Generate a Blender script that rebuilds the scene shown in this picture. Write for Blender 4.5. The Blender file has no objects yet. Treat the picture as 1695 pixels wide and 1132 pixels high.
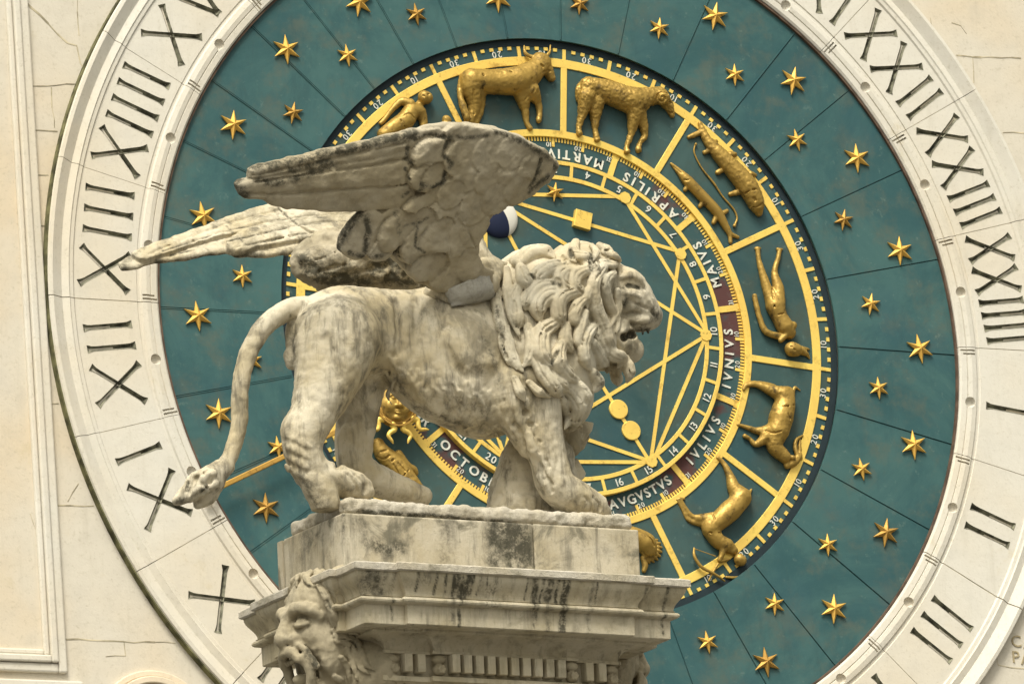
import bpy, bmesh, math, random
import numpy as np
from mathutils import Vector, Matrix
C = bpy.context.scene.collection
R = math.radians
random.seed(4)
scn = bpy.context.scene

# ---------------------------------------------------------------- camera (the clock centre is the world origin, the wall is the plane y = 0)
CAM_POS = np.array([-28.06727342, -61.20531212, -19.89902469])
CAM_R = np.array([0.91742922, -0.39173783, -0.06975025])
CAM_U = np.array([-0.04955228, -0.28641449, 0.95682355])
CAM_F = np.array([0.39480146, 0.8743616, 0.28217653])
FPX = 16266.1254
cam = bpy.data.cameras.new('camera')
cam.sensor_fit = 'HORIZONTAL'; cam.sensor_width = 36.0
cam.lens = FPX * 36.0 / 1695.0
cam.clip_start = 1.0; cam.clip_end = 2000.0
cam_o = bpy.data.objects.new('camera', cam); C.objects.link(cam_o)
cam_o.matrix_world = Matrix(((CAM_R[0], CAM_U[0], -CAM_F[0], CAM_POS[0]), (CAM_R[1], CAM_U[1], -CAM_F[1], CAM_POS[1]),
                             (CAM_R[2], CAM_U[2], -CAM_F[2], CAM_POS[2]), (0, 0, 0, 1)))
scn.camera = cam_o

# ---------------------------------------------------------------- overcast daylight
SUN_EL, SUN_AZ = R(56), R(214)          # azimuth measured from +y (north) clockwise: the light comes from over the viewer's left shoulder
w = bpy.data.worlds.new('World'); scn.world = w; w.use_nodes = True
nt = w.node_tree; nt.nodes.clear()
sky = nt.nodes.new('ShaderNodeTexSky'); sky.sky_type = 'NISHITA'; sky.sun_disc = False
sky.sun_elevation = SUN_EL; sky.sun_rotation = SUN_AZ
sky.air_density = 1.6; sky.dust_density = 5.0; sky.ozone_density = 0.6
hs = nt.nodes.new('ShaderNodeHueSaturation'); hs.inputs['Saturation'].default_value = 0.12
tint = nt.nodes.new('ShaderNodeMix'); tint.data_type = 'RGBA'; tint.blend_type = 'MULTIPLY'; tint.inputs['Factor'].default_value = 1.0
tint.inputs['B'].default_value = (1.0, 0.975, 0.875, 1)
bg = nt.nodes.new('ShaderNodeBackground'); bg.inputs['Strength'].default_value = 0.075
wo = nt.nodes.new('ShaderNodeOutputWorld')
nt.links.new(sky.outputs[0], hs.inputs['Color']); nt.links.new(hs.outputs[0], tint.inputs['A'])
nt.links.new(tint.outputs['Result'], bg.inputs['Color']); nt.links.new(bg.outputs[0], wo.inputs['Surface'])
sun = bpy.data.lights.new('sun', 'SUN'); sun.energy = 1.5; sun.angle = R(20); sun.color = (1.0, 0.96, 0.865)
sun_o = bpy.data.objects.new('sun', sun); C.objects.link(sun_o)
sd = Vector((math.sin(SUN_AZ) * math.cos(SUN_EL), math.cos(SUN_AZ) * math.cos(SUN_EL), math.sin(SUN_EL)))
sun_o.rotation_euler = sd.to_track_quat('Z', 'Y').to_euler(); sun_o.location = sd * 60
scn.view_settings.view_transform = 'Standard'; scn.view_settings.look = 'None'
scn.view_settings.exposure = 1.22; scn.view_settings.gamma = 1.0
scn.cycles.max_bounces = 6

# ---------------------------------------------------------------- helpers
def at(px, py, y=0.0):
    """The point of the plane parallel to the wall at depth y that the photograph shows at (px, py)."""
    d = CAM_F + ((px - 847.5) / FPX) * CAM_R - ((py - 566.0) / FPX) * CAM_U
    return CAM_POS + d * ((y - CAM_POS[1]) / d[1])
def tag(o, label=None, cat=None, group=None, kind=None):
    if label: o['label'] = label
    if cat: o['category'] = cat
    if group: o['group'] = group
    if kind: o['kind'] = kind
    return o
def thing(name, label, cat, loc=(0, 0, 0), group=None, mat=None):
    o = bpy.data.objects.new(name, None); C.objects.link(o)
    if mat is not None: o.matrix_world = mat
    else: o.location = loc
    o.empty_display_size = 0.2
    return tag(o, label, cat, group)
def link(name, me, mat, parent=None, smooth=False):
    o = bpy.data.objects.new(name, me); C.objects.link(o)
    for m in (mat if isinstance(mat, (list, tuple)) else [mat]):
        if m: me.materials.append(m)
    if smooth: me.polygons.foreach_set('use_smooth', [True] * len(me.polygons))
    if parent: o.parent = parent
    return o
def pymesh(name, v, f, mi=None):
    me = bpy.data.meshes.new(name); me.from_pydata([tuple(map(float, p)) for p in v], [], [tuple(map(int, q)) for q in f])
    if mi is not None: me.polygons.foreach_set('material_index', mi)
    me.update(); return me
class MB:
    """Collects simple solids; build() links them as ONE mesh object."""
    def __init__(s): s.v = []; s.f = []
    def add(s, v, f):
        n = len(s.v); s.v += [tuple(map(float, p)) for p in v]; s.f += [tuple(i + n for i in q) for q in f]
    def prism(s, pts, y0, y1):
        """Polygon in (x, z), counter-clockwise seen from -y, extruded from the front y0 back to y1."""
        n = len(pts)
        v = [(p[0], y0, p[1]) for p in pts] + [(p[0], y1, p[1]) for p in pts]
        f = [tuple(range(n)), tuple(range(2 * n - 1, n - 1, -1))] + [(i, i + n, (i + 1) % n + n, (i + 1) % n) for i in range(n)]
        s.add(v, f)
    def box(s, x0, x1, y0, y1, z0, z1): s.prism([(x0, z0), (x1, z0), (x1, z1), (x0, z1)], y0, y1)
    def bar(s, a, b, wd, y0, y1):
        a = np.array(a, float); b = np.array(b, float); d = b - a; L = np.hypot(*d); d /= L; n = np.array([-d[1], d[0]]) * wd / 2
        s.prism([a - n, b - n, b + n, a + n], y0, y1)
    def arc(s, r0, r1, a0, a1, y0, y1, step=1.5):
        """Sector of a ring in the clock's plane, angles in degrees."""
        n = max(1, int(math.ceil(abs(a1 - a0) / step)))
        A = [R(a0 + (a1 - a0) * i / n) for i in range(n + 1)]
        full = abs(abs(a1 - a0) - 360) < 1e-6
        v = []
        for a in A: v += [(r * math.cos(a), y, r * math.sin(a)) for r, y in ((r0, y0), (r1, y0), (r1, y1), (r0, y1))]
        f = []
        for i in range(n):
            p, q = 4 * i, 4 * (i + 1)
            for k in range(4): f.append((p + k, p + (k + 1) % 4, q + (k + 1) % 4, q + k))
        if not full: f += [(3, 2, 1, 0), tuple(4 * n + k for k in range(4))]
        s.add(v, f)
    def profile(s, prof, a0, a1, step=1.5, closed=True):
        """A profile of (r, y) swept round the clock's axis."""
        n = max(1, int(math.ceil(abs(a1 - a0) / step))); m = len(prof)
        v = []
        for i in range(n + 1):
            a = R(a0 + (a1 - a0) * i / n); v += [(r * math.cos(a), y, r * math.sin(a)) for r, y in prof]
        f = [(m * i + k, m * i + (k + 1) % m, m * (i + 1) + (k + 1) % m, m * (i + 1) + k) for i in range(n) for k in range(m)]
        f += [tuple(range(m - 1, -1, -1)), tuple(m * n + k for k in range(m))]
        s.add(v, f)
    def build(s, name, mat, parent=None, smooth=False, bevel=0):
        me = pymesh(name, s.v, s.f)
        bm = bmesh.new(); bm.from_mesh(me); bmesh.ops.recalc_face_normals(bm, faces=bm.faces); bm.to_mesh(me); bm.free()
        o = link(name, me, mat, parent, smooth)
        if bevel:
            b = o.modifiers.new('bevel', 'BEVEL'); b.width = bevel; b.segments = 2; b.limit_method = 'ANGLE'
        return o
def pol(r, deg, y=0.0): return (r * math.cos(R(deg)), y, r * math.sin(R(deg)))

# ---------------------------------------------------------------- materials
class NT:
    def __init__(s, name):
        s.m = bpy.data.materials.new(name); s.m.use_nodes = True; s.t = s.m.node_tree
        s.b = s.t.nodes['Principled BSDF']; s.co = None
    def n(s, t, **k):
        o = s.t.nodes.new(t)
        for a, v in k.items(): setattr(o, a, v)
        return o
    def l(s, a, b): s.t.links.new(a, b)
    def coord(s, sc=(1, 1, 1), loc=(0, 0, 0), rot=(0, 0, 0)):
        if s.co is None: s.co = s.n('ShaderNodeTexCoord')
        mp = s.n('ShaderNodeMapping'); mp.inputs['Scale'].default_value = sc; mp.inputs['Location'].default_value = loc; mp.inputs['Rotation'].default_value = rot
        s.l(s.co.outputs['Object'], mp.inputs['Vector']); return mp.outputs[0]
    def noise(s, scale, detail=5, rough=.55, sc=(1, 1, 1), loc=(0, 0, 0), dist=0.0):
        o = s.n('ShaderNodeTexNoise'); o.inputs['Scale'].default_value = scale; o.inputs['Detail'].default_value = detail
        o.inputs['Roughness'].default_value = rough; o.inputs['Distortion'].default_value = dist
        s.l(s.coord(sc, loc), o.inputs['Vector']); return o.outputs['Fac']
    def ramp(s, fac, a, b, va=0.0, vb=1.0):
        o = s.n('ShaderNodeMapRange'); o.interpolation_type = 'SMOOTHSTEP'
        o.inputs['From Min'].default_value = a; o.inputs['From Max'].default_value = b; o.inputs['To Min'].default_value = va; o.inputs['To Max'].default_value = vb
        s.l(fac, o.inputs['Value']); return o.outputs[0]
    def mul(s, a, b, op='MULTIPLY'):
        o = s.n('ShaderNodeMath', operation=op)
        for i, v in enumerate((a, b)):
            if isinstance(v, (int, float)): o.inputs[i].default_value = v
            else: s.l(v, o.inputs[i])
        return o.outputs[0]
    def mix(s, fac, a, b, mode='MIX'):
        o = s.n('ShaderNodeMix', data_type='RGBA', blend_type=mode)
        for k, v in (('Factor', fac), ('A', a), ('B', b)):
            if isinstance(v, tuple): o.inputs[[i for i, q in enumerate(o.inputs) if q.name == k and q.type == 'RGBA'][0]].default_value = (*v, 1)
            elif isinstance(v, (int, float)): o.inputs['Factor'].default_value = v
            else:
                if k == 'Factor': s.l(v, o.inputs[0])
                else: s.l(v, [q for q in o.inputs if q.name == k and q.type == 'RGBA'][0])
        return [q for q in o.outputs if q.type == 'RGBA'][0]
    def attr(s, name):
        o = s.n('ShaderNodeAttribute'); o.attribute_name = name; return o.outputs['Fac']
    def bump(s, h, strength=.3, dist=.01, prev=None):
        o = s.n('ShaderNodeBump'); o.inputs['Strength'].default_value = strength; o.inputs['Distance'].default_value = dist
        s.l(h, o.inputs['Height'])
        if prev is not None: s.l(prev, o.inputs['Normal'])
        return o.outputs[0]
    def out(s, col, rough=.8, metal=0.0, normal=None, spec=.3):
        for k, v in (('Base Color', col), ('Roughness', rough), ('Metallic', metal), ('Specular IOR Level', spec)):
            if isinstance(v, tuple): s.b.inputs[k].default_value = (*v, 1)
            elif isinstance(v, (int, float)): s.b.inputs[k].default_value = v
            else: s.l(v, s.b.inputs[k])
        if normal is not None: s.l(normal, s.b.inputs['Normal'])
        return s.m
def m_plain(name, col, rough=.7, metal=0.0, var=.15, sc=9):
    t = NT(name); nz = t.noise(sc, 4)
    c = t.mix(t.ramp(nz, .3, .7), tuple(x * (1 - var) for x in col), tuple(min(1, x * (1 + var)) for x in col))
    return t.out(c, rough, metal, t.bump(t.noise(sc * 6, 3), .15, .004))
def m_white_stone(name, base=(.62, .59, .515), warm=(.61, .55, .44), seed=0):
    """Smooth pale limestone of the dial ring and the tower."""
    t = NT(name)
    c = t.mix(t.ramp(t.noise(.7, 3, loc=(seed, 0, 0)), .38, .68), base, warm)
    c = t.mix(t.mul(t.ramp(t.noise(5, 6, .65, loc=(seed, 3, 0)), .45, .75), .30), c, tuple(x * .78 for x in base))
    c = t.mix(t.mul(t.ramp(t.noise(38, 4, .7), .52, .78), .42), c, (.33, .29, .19))
    c = t.mix(t.mul(t.ramp(t.noise(11, 5, .7, sc=(1, 1, .12), loc=(seed, 8, 1)), .52, .72), .20), c, (.40, .36, .27))
    c = t.mix(t.mul(t.ramp(t.noise(2.2, 7, .7, loc=(1, seed, 4)), .60, .72), .38), c, (.50, .42, .26))
    nb = t.bump(t.noise(60, 4, .6), .18, .006, t.bump(t.noise(7, 5), .22, .02))
    return t.out(c, .85, 0, nb)
def m_gold(name, base=(.86, .56, .11), dark=(.30, .17, .035), amount=.5, sc=14, metal=.62):
    t = NT(name)
    f = t.mul(t.ramp(t.noise(sc, 6, .7), .52, .72), amount)
    c = t.mix(f, base, dark)
    c = t.mix(t.mul(t.ramp(t.noise(sc * 4, 3, .6), .62, .75), .6), c, (.12, .07, .02))
    c = t.mix(t.ramp(t.noise(sc * .4, 2), .35, .7, 0, .35), c, tuple(min(.95, x * 1.35) for x in base))
    return t.out(c, t.ramp(t.noise(sc, 4), .3, .7, .38, .60), metal, t.bump(t.noise(sc * 3, 4), .25, .006))
def m_teal(name, a=(.032, .135, .142), b=(.060, .185, .175), dirt=(.085, .115, .085), seed=0):
    t = NT(name)
    c = t.mix(t.ramp(t.noise(.9, 9, .72, loc=(seed, 0, 0), dist=.8), .38, .62), a, b)
    c = t.mix(t.mul(t.ramp(t.noise(3.5, 7, .7, loc=(0, seed, 2)), .47, .68), .62), c, dirt)
    c = t.mix(t.mul(t.ramp(t.noise(1.4, 4, .6, loc=(5, seed, 9)), .48, .70), .45), c, (.020, .072, .092))
    c = t.mix(t.mul(t.ramp(t.noise(16, 5, .7), .58, .76), .45), c, (.14, .20, .17))
    c = t.mix(t.mul(t.ramp(t.noise(7, 6, .75, sc=(1, 1, .2), loc=(seed, 6, 4)), .52, .72), .35), c, (.022, .062, .066))
    return t.out(c, .62, 0, t.bump(t.noise(40, 3), .08, .004, t.bump(t.noise(2.2, 3), .25, .04)))
M = {}
M['ring'] = m_white_stone('pale_limestone')
M['wall'] = m_white_stone('warm_limestone', (.59, .545, .455), (.60, .505, .365), 7)
M['joint'] = m_plain('dark_joint', (.40, .35, .24), .95, 0, .5, 6)
M['soot'] = m_plain('sooty_engraving', (.16, .155, .11), .95, 0, .6, 16)
M['algae'] = m_plain('green_algae', (.11, .105, .05), .95, 0, .7, 9)
M['teal'] = m_teal('teal_painted_copper', (.024, .080, .086), (.046, .115, .112), (.085, .105, .082))
M['dkteal'] = m_teal('dark_teal_paint', (.022, .060, .062), (.042, .088, .084), (.055, .068, .050), 3)
M['navy'] = m_plain('dark_rim', (.012, .024, .030), .7)
M['seam'] = m_plain('seam_dark', (.016, .052, .058), .8)  # plain dark colour of the lines between sheets
M['gold'] = m_gold('gold_leaf', (.82, .565, .13), (.34, .20, .045), .75, 10, .40)
M['stargold'] = m_gold('star_gilding', (.66, .40, .085), (.17, .095, .028), .85, 7, .45)
M['oldgold'] = m_gold('aged_gilding', (.40, .23, .05), (.11, .065, .02), .85, 14, .45)
M['relief'] = m_gold('relief_gilding', (.345, .222, .052), (.05, .035, .015), 1.0, 11, .45)
M['white'] = m_plain('white_paint', (.60, .60, .53), .7, 0, .12, 30)
t = NT('month_band'); c = t.mix(t.ramp(t.noise(2.3, 4, .6, loc=(2, 1, 5)), .47, .56), (.030, .075, .078), (.085, .035, .032))
c = t.mix(t.mul(t.ramp(t.noise(14, 5, .7), .5, .7), .4), c, (.10, .10, .085)); M['band'] = t.out(c, .7)
M['moonblue'] = m_plain('moon_navy', (.012, .026, .085), .6)
M['moonwhite'] = m_plain('moon_white', (.66, .64, .56), .6, 0, .08, 10)
# ================================================================ ground and tower
g = MB(); g.v = [(-400, -300, -21.5), (400, -300, -21.5), (400, 300, -21.5), (-400, 300, -21.5)]; g.f = [(0, 1, 2, 3)]
tag(g.build('ground', m_plain('grey_paving', (.11, .105, .095), .7, 0, .3, .8)), kind='structure')

tower = thing('clock_tower', 'pale limestone tower front with moulded panel frame behind the great dial', 'tower', (0, .12, -21.5))
def under(o, p):                    # parent while keeping the world position
    o.parent = p; o.matrix_parent_inverse = p.matrix_world.inverted(); return o
bpy.context.view_layer.update()
WY = .018
b = MB(); b.box(-9.0, 9.0, .16, 4.0, -21.5, 7.0)
# the facing slabs in front of the core, open behind the dial
N_ = 96; cv = []
for k in range(N_):
    a = 2 * math.pi * k / N_; c_, s_ = math.cos(a), math.sin(a); q = min(9.0 / max(1e-6, abs(c_)), 6.9 / max(1e-6, abs(s_)))
    cv += [(3.5 * c_, WY, 3.5 * s_), (q * c_, WY, q * s_), (q * c_, .158, q * s_), (3.5 * c_, .158, 3.5 * s_)]
b.add(cv, [(4 * k + j, 4 * k + (j + 1) % 4, 4 * ((k + 1) % N_) + (j + 1) % 4, 4 * ((k + 1) % N_) + j) for k in range(N_) for j in range(4)])
under(b.build('wall', M['wall']), tower)
# worn joints and cracks on the wall blocks: thin ridges of dirty mortar following the photograph's lines
def joint(mb, pts, wd=.012, y=WY):
    P = [at(px, py, y)[[0, 2]] for px, py in pts]
    for p, q in zip(P[:-1], P[1:]):
        n = max(1, int(np.hypot(*(q - p)) / .07)); last = p
        for i in range(1, n + 1):
            e = p + (q - p) * i / n + (np.random.RandomState(int(abs(p[0] * 977 + i * 131 + p[1] * 555)) % 99991).rand(2) - .5) * .014 * (i < n)
            mb.bar(last, e, wd * random.uniform(.45, 1.25), y - .002, y + .01); last = e
for pts, wd in (([(28, 140), (60, 143), (127, 140)], .014), ([(38, 0), (80, 40), (112, 72), (127, 76), (133, 105), (137, 112)], .018), ([(128, 0), (131, 60)], .007), ([(85, 145), (90, 212)], .009),
           ([(32, 216), (95, 218)], .01), ([(38, 290), (80, 290)], .011), ([(42, 375), (74, 374)], .014), ([(50, 484), (72, 486)], .009), ([(66, 668), (97, 668)], .01), ([(64, 835), (155, 837)], .012), ([(130, 800), (112, 830)], .007),
           ([(92, 1057), (170, 1060), (290, 1064)], .013), ([(205, 1062), (208, 1085), (175, 1086)], .007), ([(1583, 92), (1640, 95), (1690, 97)], .014), ([(1540, 30), (1542, 45)], .006), ([(1610, 95), (1612, 138)], .007), ([(1660, 220), (1695, 221)], .012),
           ([(1575, 38), (1590, 43), (1600, 57)], .006), ([(28, 105), (37, 120), (36, 135), (27, 142)], .012), ([(50, 850), (70, 905)], .004), ([(1645, 1052), (1652, 1100), (1695, 1106)], .008)):
    jm = MB(); joint(jm, pts, wd * .8); under(jm.build('mortar_joint', M['joint']), tower)
# moulded panel frame at the photograph's left edge
def frame_strip(name, xs, zs, y0, y1, mat):
    """One L-shaped fillet: runs down the panel's side and turns under it."""
    m = MB(); x0, x1 = xs; z0, z1 = zs
    m.box(x0, x1, y0, y1, z0, 7.0); m.box(-9.0, x0 - .0005, y0, y1, z0, z1)
    return m.build(name, mat, None, False, .006)
fr = bpy.data.objects.new('panel_frame', None)
XA = at(62, 700, WY)[0]; ZA = at(40, 1088, WY)[2]
fm = MB()
for x0, x1, z0, z1, y0 in ((.10, .165, -.165, -.10, WY - .035), (.045, .098, -.098, -.045, WY - .055), (0.0, .043, -.043, 0.0, WY - .03)):
    fm.box(XA + x0 - .06, XA + x1 - .06, y0, WY + .01, ZA + z0 + .06, 7.0); fm.box(-9.0, XA + x0 - .0605, y0, WY + .01, ZA + z0 + .06, ZA + z1 + .06)
under(fm.build('panel_frame', M['ring'], None, False, .012), tower)
sm = MB(); sm.box(-9.0, XA + .21, WY - .05, WY + .01, ZA - .30, ZA - .165); under(sm.build('panel_sill', M['ring'], None, False, .012), tower)
# arch moulding below the dial at the left
am = MB(); ac = at(255, 1190, WY)
for r0, r1, dep in ((.30, .345, .03), (.25, .298, .055), (.20, .248, .025)):
    n = 30; v = []; f = []
    for i in range(n + 1):
        a = math.pi * i / n
        v += [(ac[0] + r * 1.12 * math.cos(a), y, ac[2] + r * math.sin(a)) for r, y in ((r0, WY - dep), (r1, WY - dep), (r1, WY + .01), (r0, WY + .01))]
    for i in range(n):
        f += [(4 * i + k, 4 * i + (k + 1) % 4, 4 * i + 4 + (k + 1) % 4, 4 * i + 4 + k) for k in range(4)]
    am.add(v, f)
under(am.build('arch_moulding', m_white_stone('pinkish_stone', (.68, .58, .44), (.70, .58, .42), 3), None, False, .008), tower)
def text_mesh(s, size, depth=.006, bold=.0):
    cu = bpy.data.curves.new('letters', 'FONT'); cu.body = s; cu.size = size; cu.align_x = 'CENTER'; cu.extrude = depth; cu.offset = bold; cu.resolution_u = 3
    o = bpy.data.objects.new('tmp', cu); me = bpy.data.meshes.new_from_object(o, depsgraph=bpy.context.evaluated_depsgraph_get())
    v = np.array([tuple(p.co) for p in me.vertices]).reshape(-1, 3); f = [tuple(p.vertices) for p in me.polygons]
    bpy.data.objects.remove(o); bpy.data.meshes.remove(me); return v, f
im = MB()
for s, px, py in (('C', 1682, 1060), ('A', 1702, 1063), ('P', 1681, 1086), ('A', 1698, 1089)):
    v, f = text_mesh(s, .125, .004); p = at(px, py, WY - .003)
    im.add([(p[0] + a, p[1] - c, p[2] + q - .045) for a, q, c in v], f)
under(im.build('inscription', m_plain('worn_inscription', (.34, .28, .17), .95)), tower)

# ================================================================ the great dial: stone hour ring, teal disc and stars
clock = thing('astronomical_clock', 'great stone ring of roman hours round a teal disc with gilded stars', 'clock', (0, 0, 0))
RIN, ROUT = 3.115, 3.965
prof = [(RIN, .13), (RIN + .006, .012), (RIN + .02, .0), (RIN + .060, -.004), (RIN + .066, .004), (RIN + .07, -.006), (RIN + .10, -.012), (RIN + .135, -.006), (RIN + .145, .006), (RIN + .165, .008), (RIN + .17, 0.0),
        (3.755, 0.0), (3.765, -.012), (3.79, -.014), (3.80, -.022), (3.85, -.008), (3.87, -.018), (3.93, -.05), (3.955, -.046), (ROUT, -.03), (ROUT, .13)]
STROKES = {}
def roman(h):
    s = {1: 'I', 2: 'II', 3: 'III', 4: 'IIII', 5: 'V', 6: 'VI', 7: 'VII', 8: 'VIII', 9: 'VIIII', 10: 'X'}
    return ('X' if h > 10 else '') + ('X' if h > 20 else '') + s[(h - 1) % 10 + 1]
def stroke_prism(mb, a, b, wd, dep, y0, flare=1.6):
    """A V-cut chisel stroke from a to b in numeral space with flared, pointed ends."""
    a = np.array(a, float); b = np.array(b, float); d = b - a; L = np.hypot(*d); d /= L; n = np.array([-d[1], d[0]])
    h = wd / 2; st = [(0, h * flare), (.035, h * 1.05), (.06, h * .92), (L - .06, h * .92), (L - .035, h * 1.05), (L, h * flare)]
    v = []
    for k, (t_, hh) in enumerate(st):
        p = a + d * t_; q = a + d * (t_ + (.028 if k == 0 else -.028 if k == 5 else 0))
        v += [(*(p - n * hh), y0), (*(p + n * hh), y0), (*q, y0 + dep)]
    f = [(3 * i, 3 * i + 2, 3 * i + 5, 3 * i + 3) for i in range(5)] + [(3 * i + 2, 3 * i + 1, 3 * i + 4, 3 * i + 5) for i in range(5)] + [(0, 1, 2), (15, 17, 16)]
    top = [(3 * i, 3 * i + 3, 3 * i + 4, 3 * i + 1) for i in range(5)]
    mb.append((v, f, top))
def numeral_strokes(s, y0):
    adv = {'I': .155, 'X': .385, 'V': .36}
    tot = sum(adv[c] for c in s); k = min(1.32 if s in ('X', 'XI', 'V') else 1.0, .86 / tot); hh = .185
    x = -tot * k / 2; out = []
    for c in s:
        wv = adv[c] * k; m = x + wv / 2; q = min(wv / 2 - .052 * k, .168)
        if c == 'I': segs = [((m, -hh), (m, hh))]
        elif c == 'X': segs = [((m - q, -hh), (m + q, hh)), ((m + q, -hh), (m - q, hh))]
        else: segs = [((m, -hh), (m - q, hh)), ((m, -hh), (m + q, hh))]
        for a, b2 in segs: stroke_prism(out, a, b2, .037, .030, y0)
        x += wv
    return out
def place(vs, ang, rc, tops_out=True):
    """Numeral space (u tangential, v radial outward, w depth) to the world: reads clockwise with its tops outward."""
    er = np.array([math.cos(R(ang)), math.sin(R(ang))]); et = np.array([math.sin(R(ang)), -math.cos(R(ang))])
    return [(*(er * (rc + v_) + et * u)[:1], w_, (er * (rc + v_) + et * u)[1]) for u, v_, w_ in vs]
dg = bpy.context.evaluated_depsgraph_get
def boolean(o, cutter_mesh):
    cm = bpy.data.objects.new('cut', cutter_mesh); C.objects.link(cm)
    md = o.modifiers.new('cut', 'BOOLEAN'); md.operation = 'DIFFERENCE'; md.object = cm; md.solver = 'EXACT'; md.use_self = True
    bpy.context.view_layer.update()
    me = bpy.data.meshes.new_from_object(o.evaluated_get(dg())); o.modifiers.clear(); old = o.data; o.data = me
    bpy.data.meshes.remove(old); bpy.data.objects.remove(cm)
for h in range(1, 25):
    ang = 7.5 - 15 * h + 0
    ang = -15 * h + 7.5
    gap = .06
    m = MB(); m.profile(prof, ang - 7.5 + gap * random.uniform(.4, 1.1), ang + 7.5 - gap * random.uniform(.4, 1.1), 1.25)
    blk = m.build('ring_block', M['ring'], clock)
    aj = R(ang - 7.5); jb = MB(); jb.add([(r_ * math.cos(aj) - t_ * math.sin(aj), y_, r_ * math.sin(aj) + t_ * math.cos(aj)) for y_ in (.004, .12) for r_, t_ in ((3.29, -.008), (3.755, -.008), (3.755, .008), (3.29, .008))], [(0, 1, 2, 3), (7, 6, 5, 4), (0, 4, 5, 1), (1, 5, 6, 2), (2, 6, 7, 3), (3, 7, 4, 0)])
    jb.build('joint', M['joint'], blk)
    vis = not (235 < ang % 360 < 300)
    if vis:
        # two grooves at the block's joint, a drilled dimple in the middle, and the numeral cut into its face
        st = numeral_strokes(roman(h), -.02); cut = MB()
        for v, f, top in numeral_strokes(roman(h), -.0005):
            vv = [(u, q, w_) for u, q, w_ in v]; cut.add(place(vv, ang, 3.515), f + top)
        dx, dz = pol(3.2, ang)[0], pol(3.2, ang)[2]
        s8 = []; NN = 14
        for yy, rr in ((-.03, .040), (.012, .040), (.026, .022)):
            s8 += [(dx + rr * math.cos(2 * math.pi * k / NN), yy, dz + rr * math.sin(2 * math.pi * k / NN)) for k in range(NN)]
        ff = [(q * NN + k, q * NN + (k + 1) % NN, (q + 1) * NN + (k + 1) % NN, (q + 1) * NN + k) for q in range(2) for k in range(NN)] + [tuple(range(NN - 1, -1, -1)), tuple(range(2 * NN, 3 * NN))]
        cut.add(s8, ff)
        for off in (7.2, 6.72):
            q0, q1 = R(ang + off), R(ang + off - .24)
            r0_, r1_ = 3.132 + .02 * (off < 7), 3.245
            cut.add([(r_ * math.cos(a_), y_, r_ * math.sin(a_)) for y_ in (-.05, .016) for r_, a_ in ((r0_, q0), (r1_, q0), (r1_, q1), (r0_, q1))],
                    [(0, 1, 2, 3), (7, 6, 5, 4), (0, 4, 5, 1), (1, 5, 6, 2), (2, 6, 7, 3), (3, 7, 4, 0)])
        cme = pymesh('cut', cut.v, cut.f)
        bm = bmesh.new(); bm.from_mesh(cme); bmesh.ops.recalc_face_normals(bm, faces=bm.faces); bm.to_mesh(cme); bm.free()
        boolean(blk, cme)
        nm = MB()
        for v, f, top in numeral_strokes(roman(h), -.0025): nm.add(place(v, ang, 3.515), f)
        # only the two sloping faces, lying a hair above the cut stone
        no = nm.build('numeral', M['soot']); no.parent = blk
# green algae line under the ring's outer edge on the weather side
al = MB(); al.profile([(ROUT - .004, -.034), (ROUT + .008, -.036), (ROUT + .012, .02), (ROUT + .012, .125), (ROUT - .004, .125)], 128, 236, 1.0)
al.build('algae_edge', M['algae'], clock)
ow = MB(); ow.arc(RIN - .012, RIN + .001, 0, 360, .02, .13); ow.build('weathered_lip', m_plain('brown_lip', (.10, .065, .045), .9, 0, .4, 9), clock)
# teal disc of copper sheets
TY = .045
SEAMS = [136.71, 146.72, 156.52, 167.73, 180.26, 192.39, 204.5, 215.0, 227, 239, 251, 263, 275, 287, 298, 308.5, 320.9, 333.51, 346.36, 359.05, 372.51, 385.59, 398.49, 409.12, 422, 434, 446, 457, 468, 478, 488]
m = MB()
for i, a0 in enumerate(SEAMS):
    a1 = (SEAMS + [SEAMS[0] + 360])[i + 1]
    m.arc(2.172, 3.14, a0 + .05, a1 - .05, TY + random.uniform(-.002, .002), TY + .02, 2.0)
m.build('sky_disc', M['teal'], clock)
m = MB()
for a in SEAMS:
    m.bar(pol(2.18, a)[::2], pol(3.12, a)[::2], .009, TY + .004, TY + .02)
    v0 = random.uniform(-.01, .01)
m.build('seam_strip', M['seam'], clock)
m = MB()
for a in SEAMS:      # lapped sheet edge: a slightly raised bent lip beside each seam
    p, q = np.array(pol(2.18, a)[::2]), np.array(pol(3.12, a)[::2]); n = np.array([-(q - p)[1], (q - p)[0]]); n /= np.hypot(*n)
    m.prism([p + n * .0046, q + n * .0046, q + n * .011, p + n * .011], TY - .0045, TY + .01)
m.build('sheet_lap', M['teal'], clock)
def star_mesh(r, rot, h=.035):
    v = [(0, -h, 0)]
    for k in range(12):
        rr = r if k % 2 == 0 else r * .36; a = rot + k * math.pi / 6
        v.append((rr * math.cos(a), -.004 if k % 2 == 0 else -.006, rr * math.sin(a)))
    for k in range(12): v.append((v[k + 1][0], .006, v[k + 1][2]))
    f = [(0, 1 + k, 1 + (k + 1) % 12) for k in range(12)] + [(1 + k, 13 + k, 13 + (k + 1) % 12, 1 + (k + 1) % 12) for k in range(12)]
    me = pymesh('star', v, f); bm = bmesh.new(); bm.from_mesh(me); bmesh.ops.recalc_face_normals(bm, faces=bm.faces); bm.to_mesh(me); bm.free(); return me
BIG = [(593, 5), (473, 83), (385, 208), (335, 359), (326, 524), (361, 685), (439, 841), (1182, 28), (1312, 135), (1417, 263), (1488, 416), (1521, 578), (1511, 737), (1465, 882), (1379, 1008), (1267, 1096), (823, -2), (1005, -30)]
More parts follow.
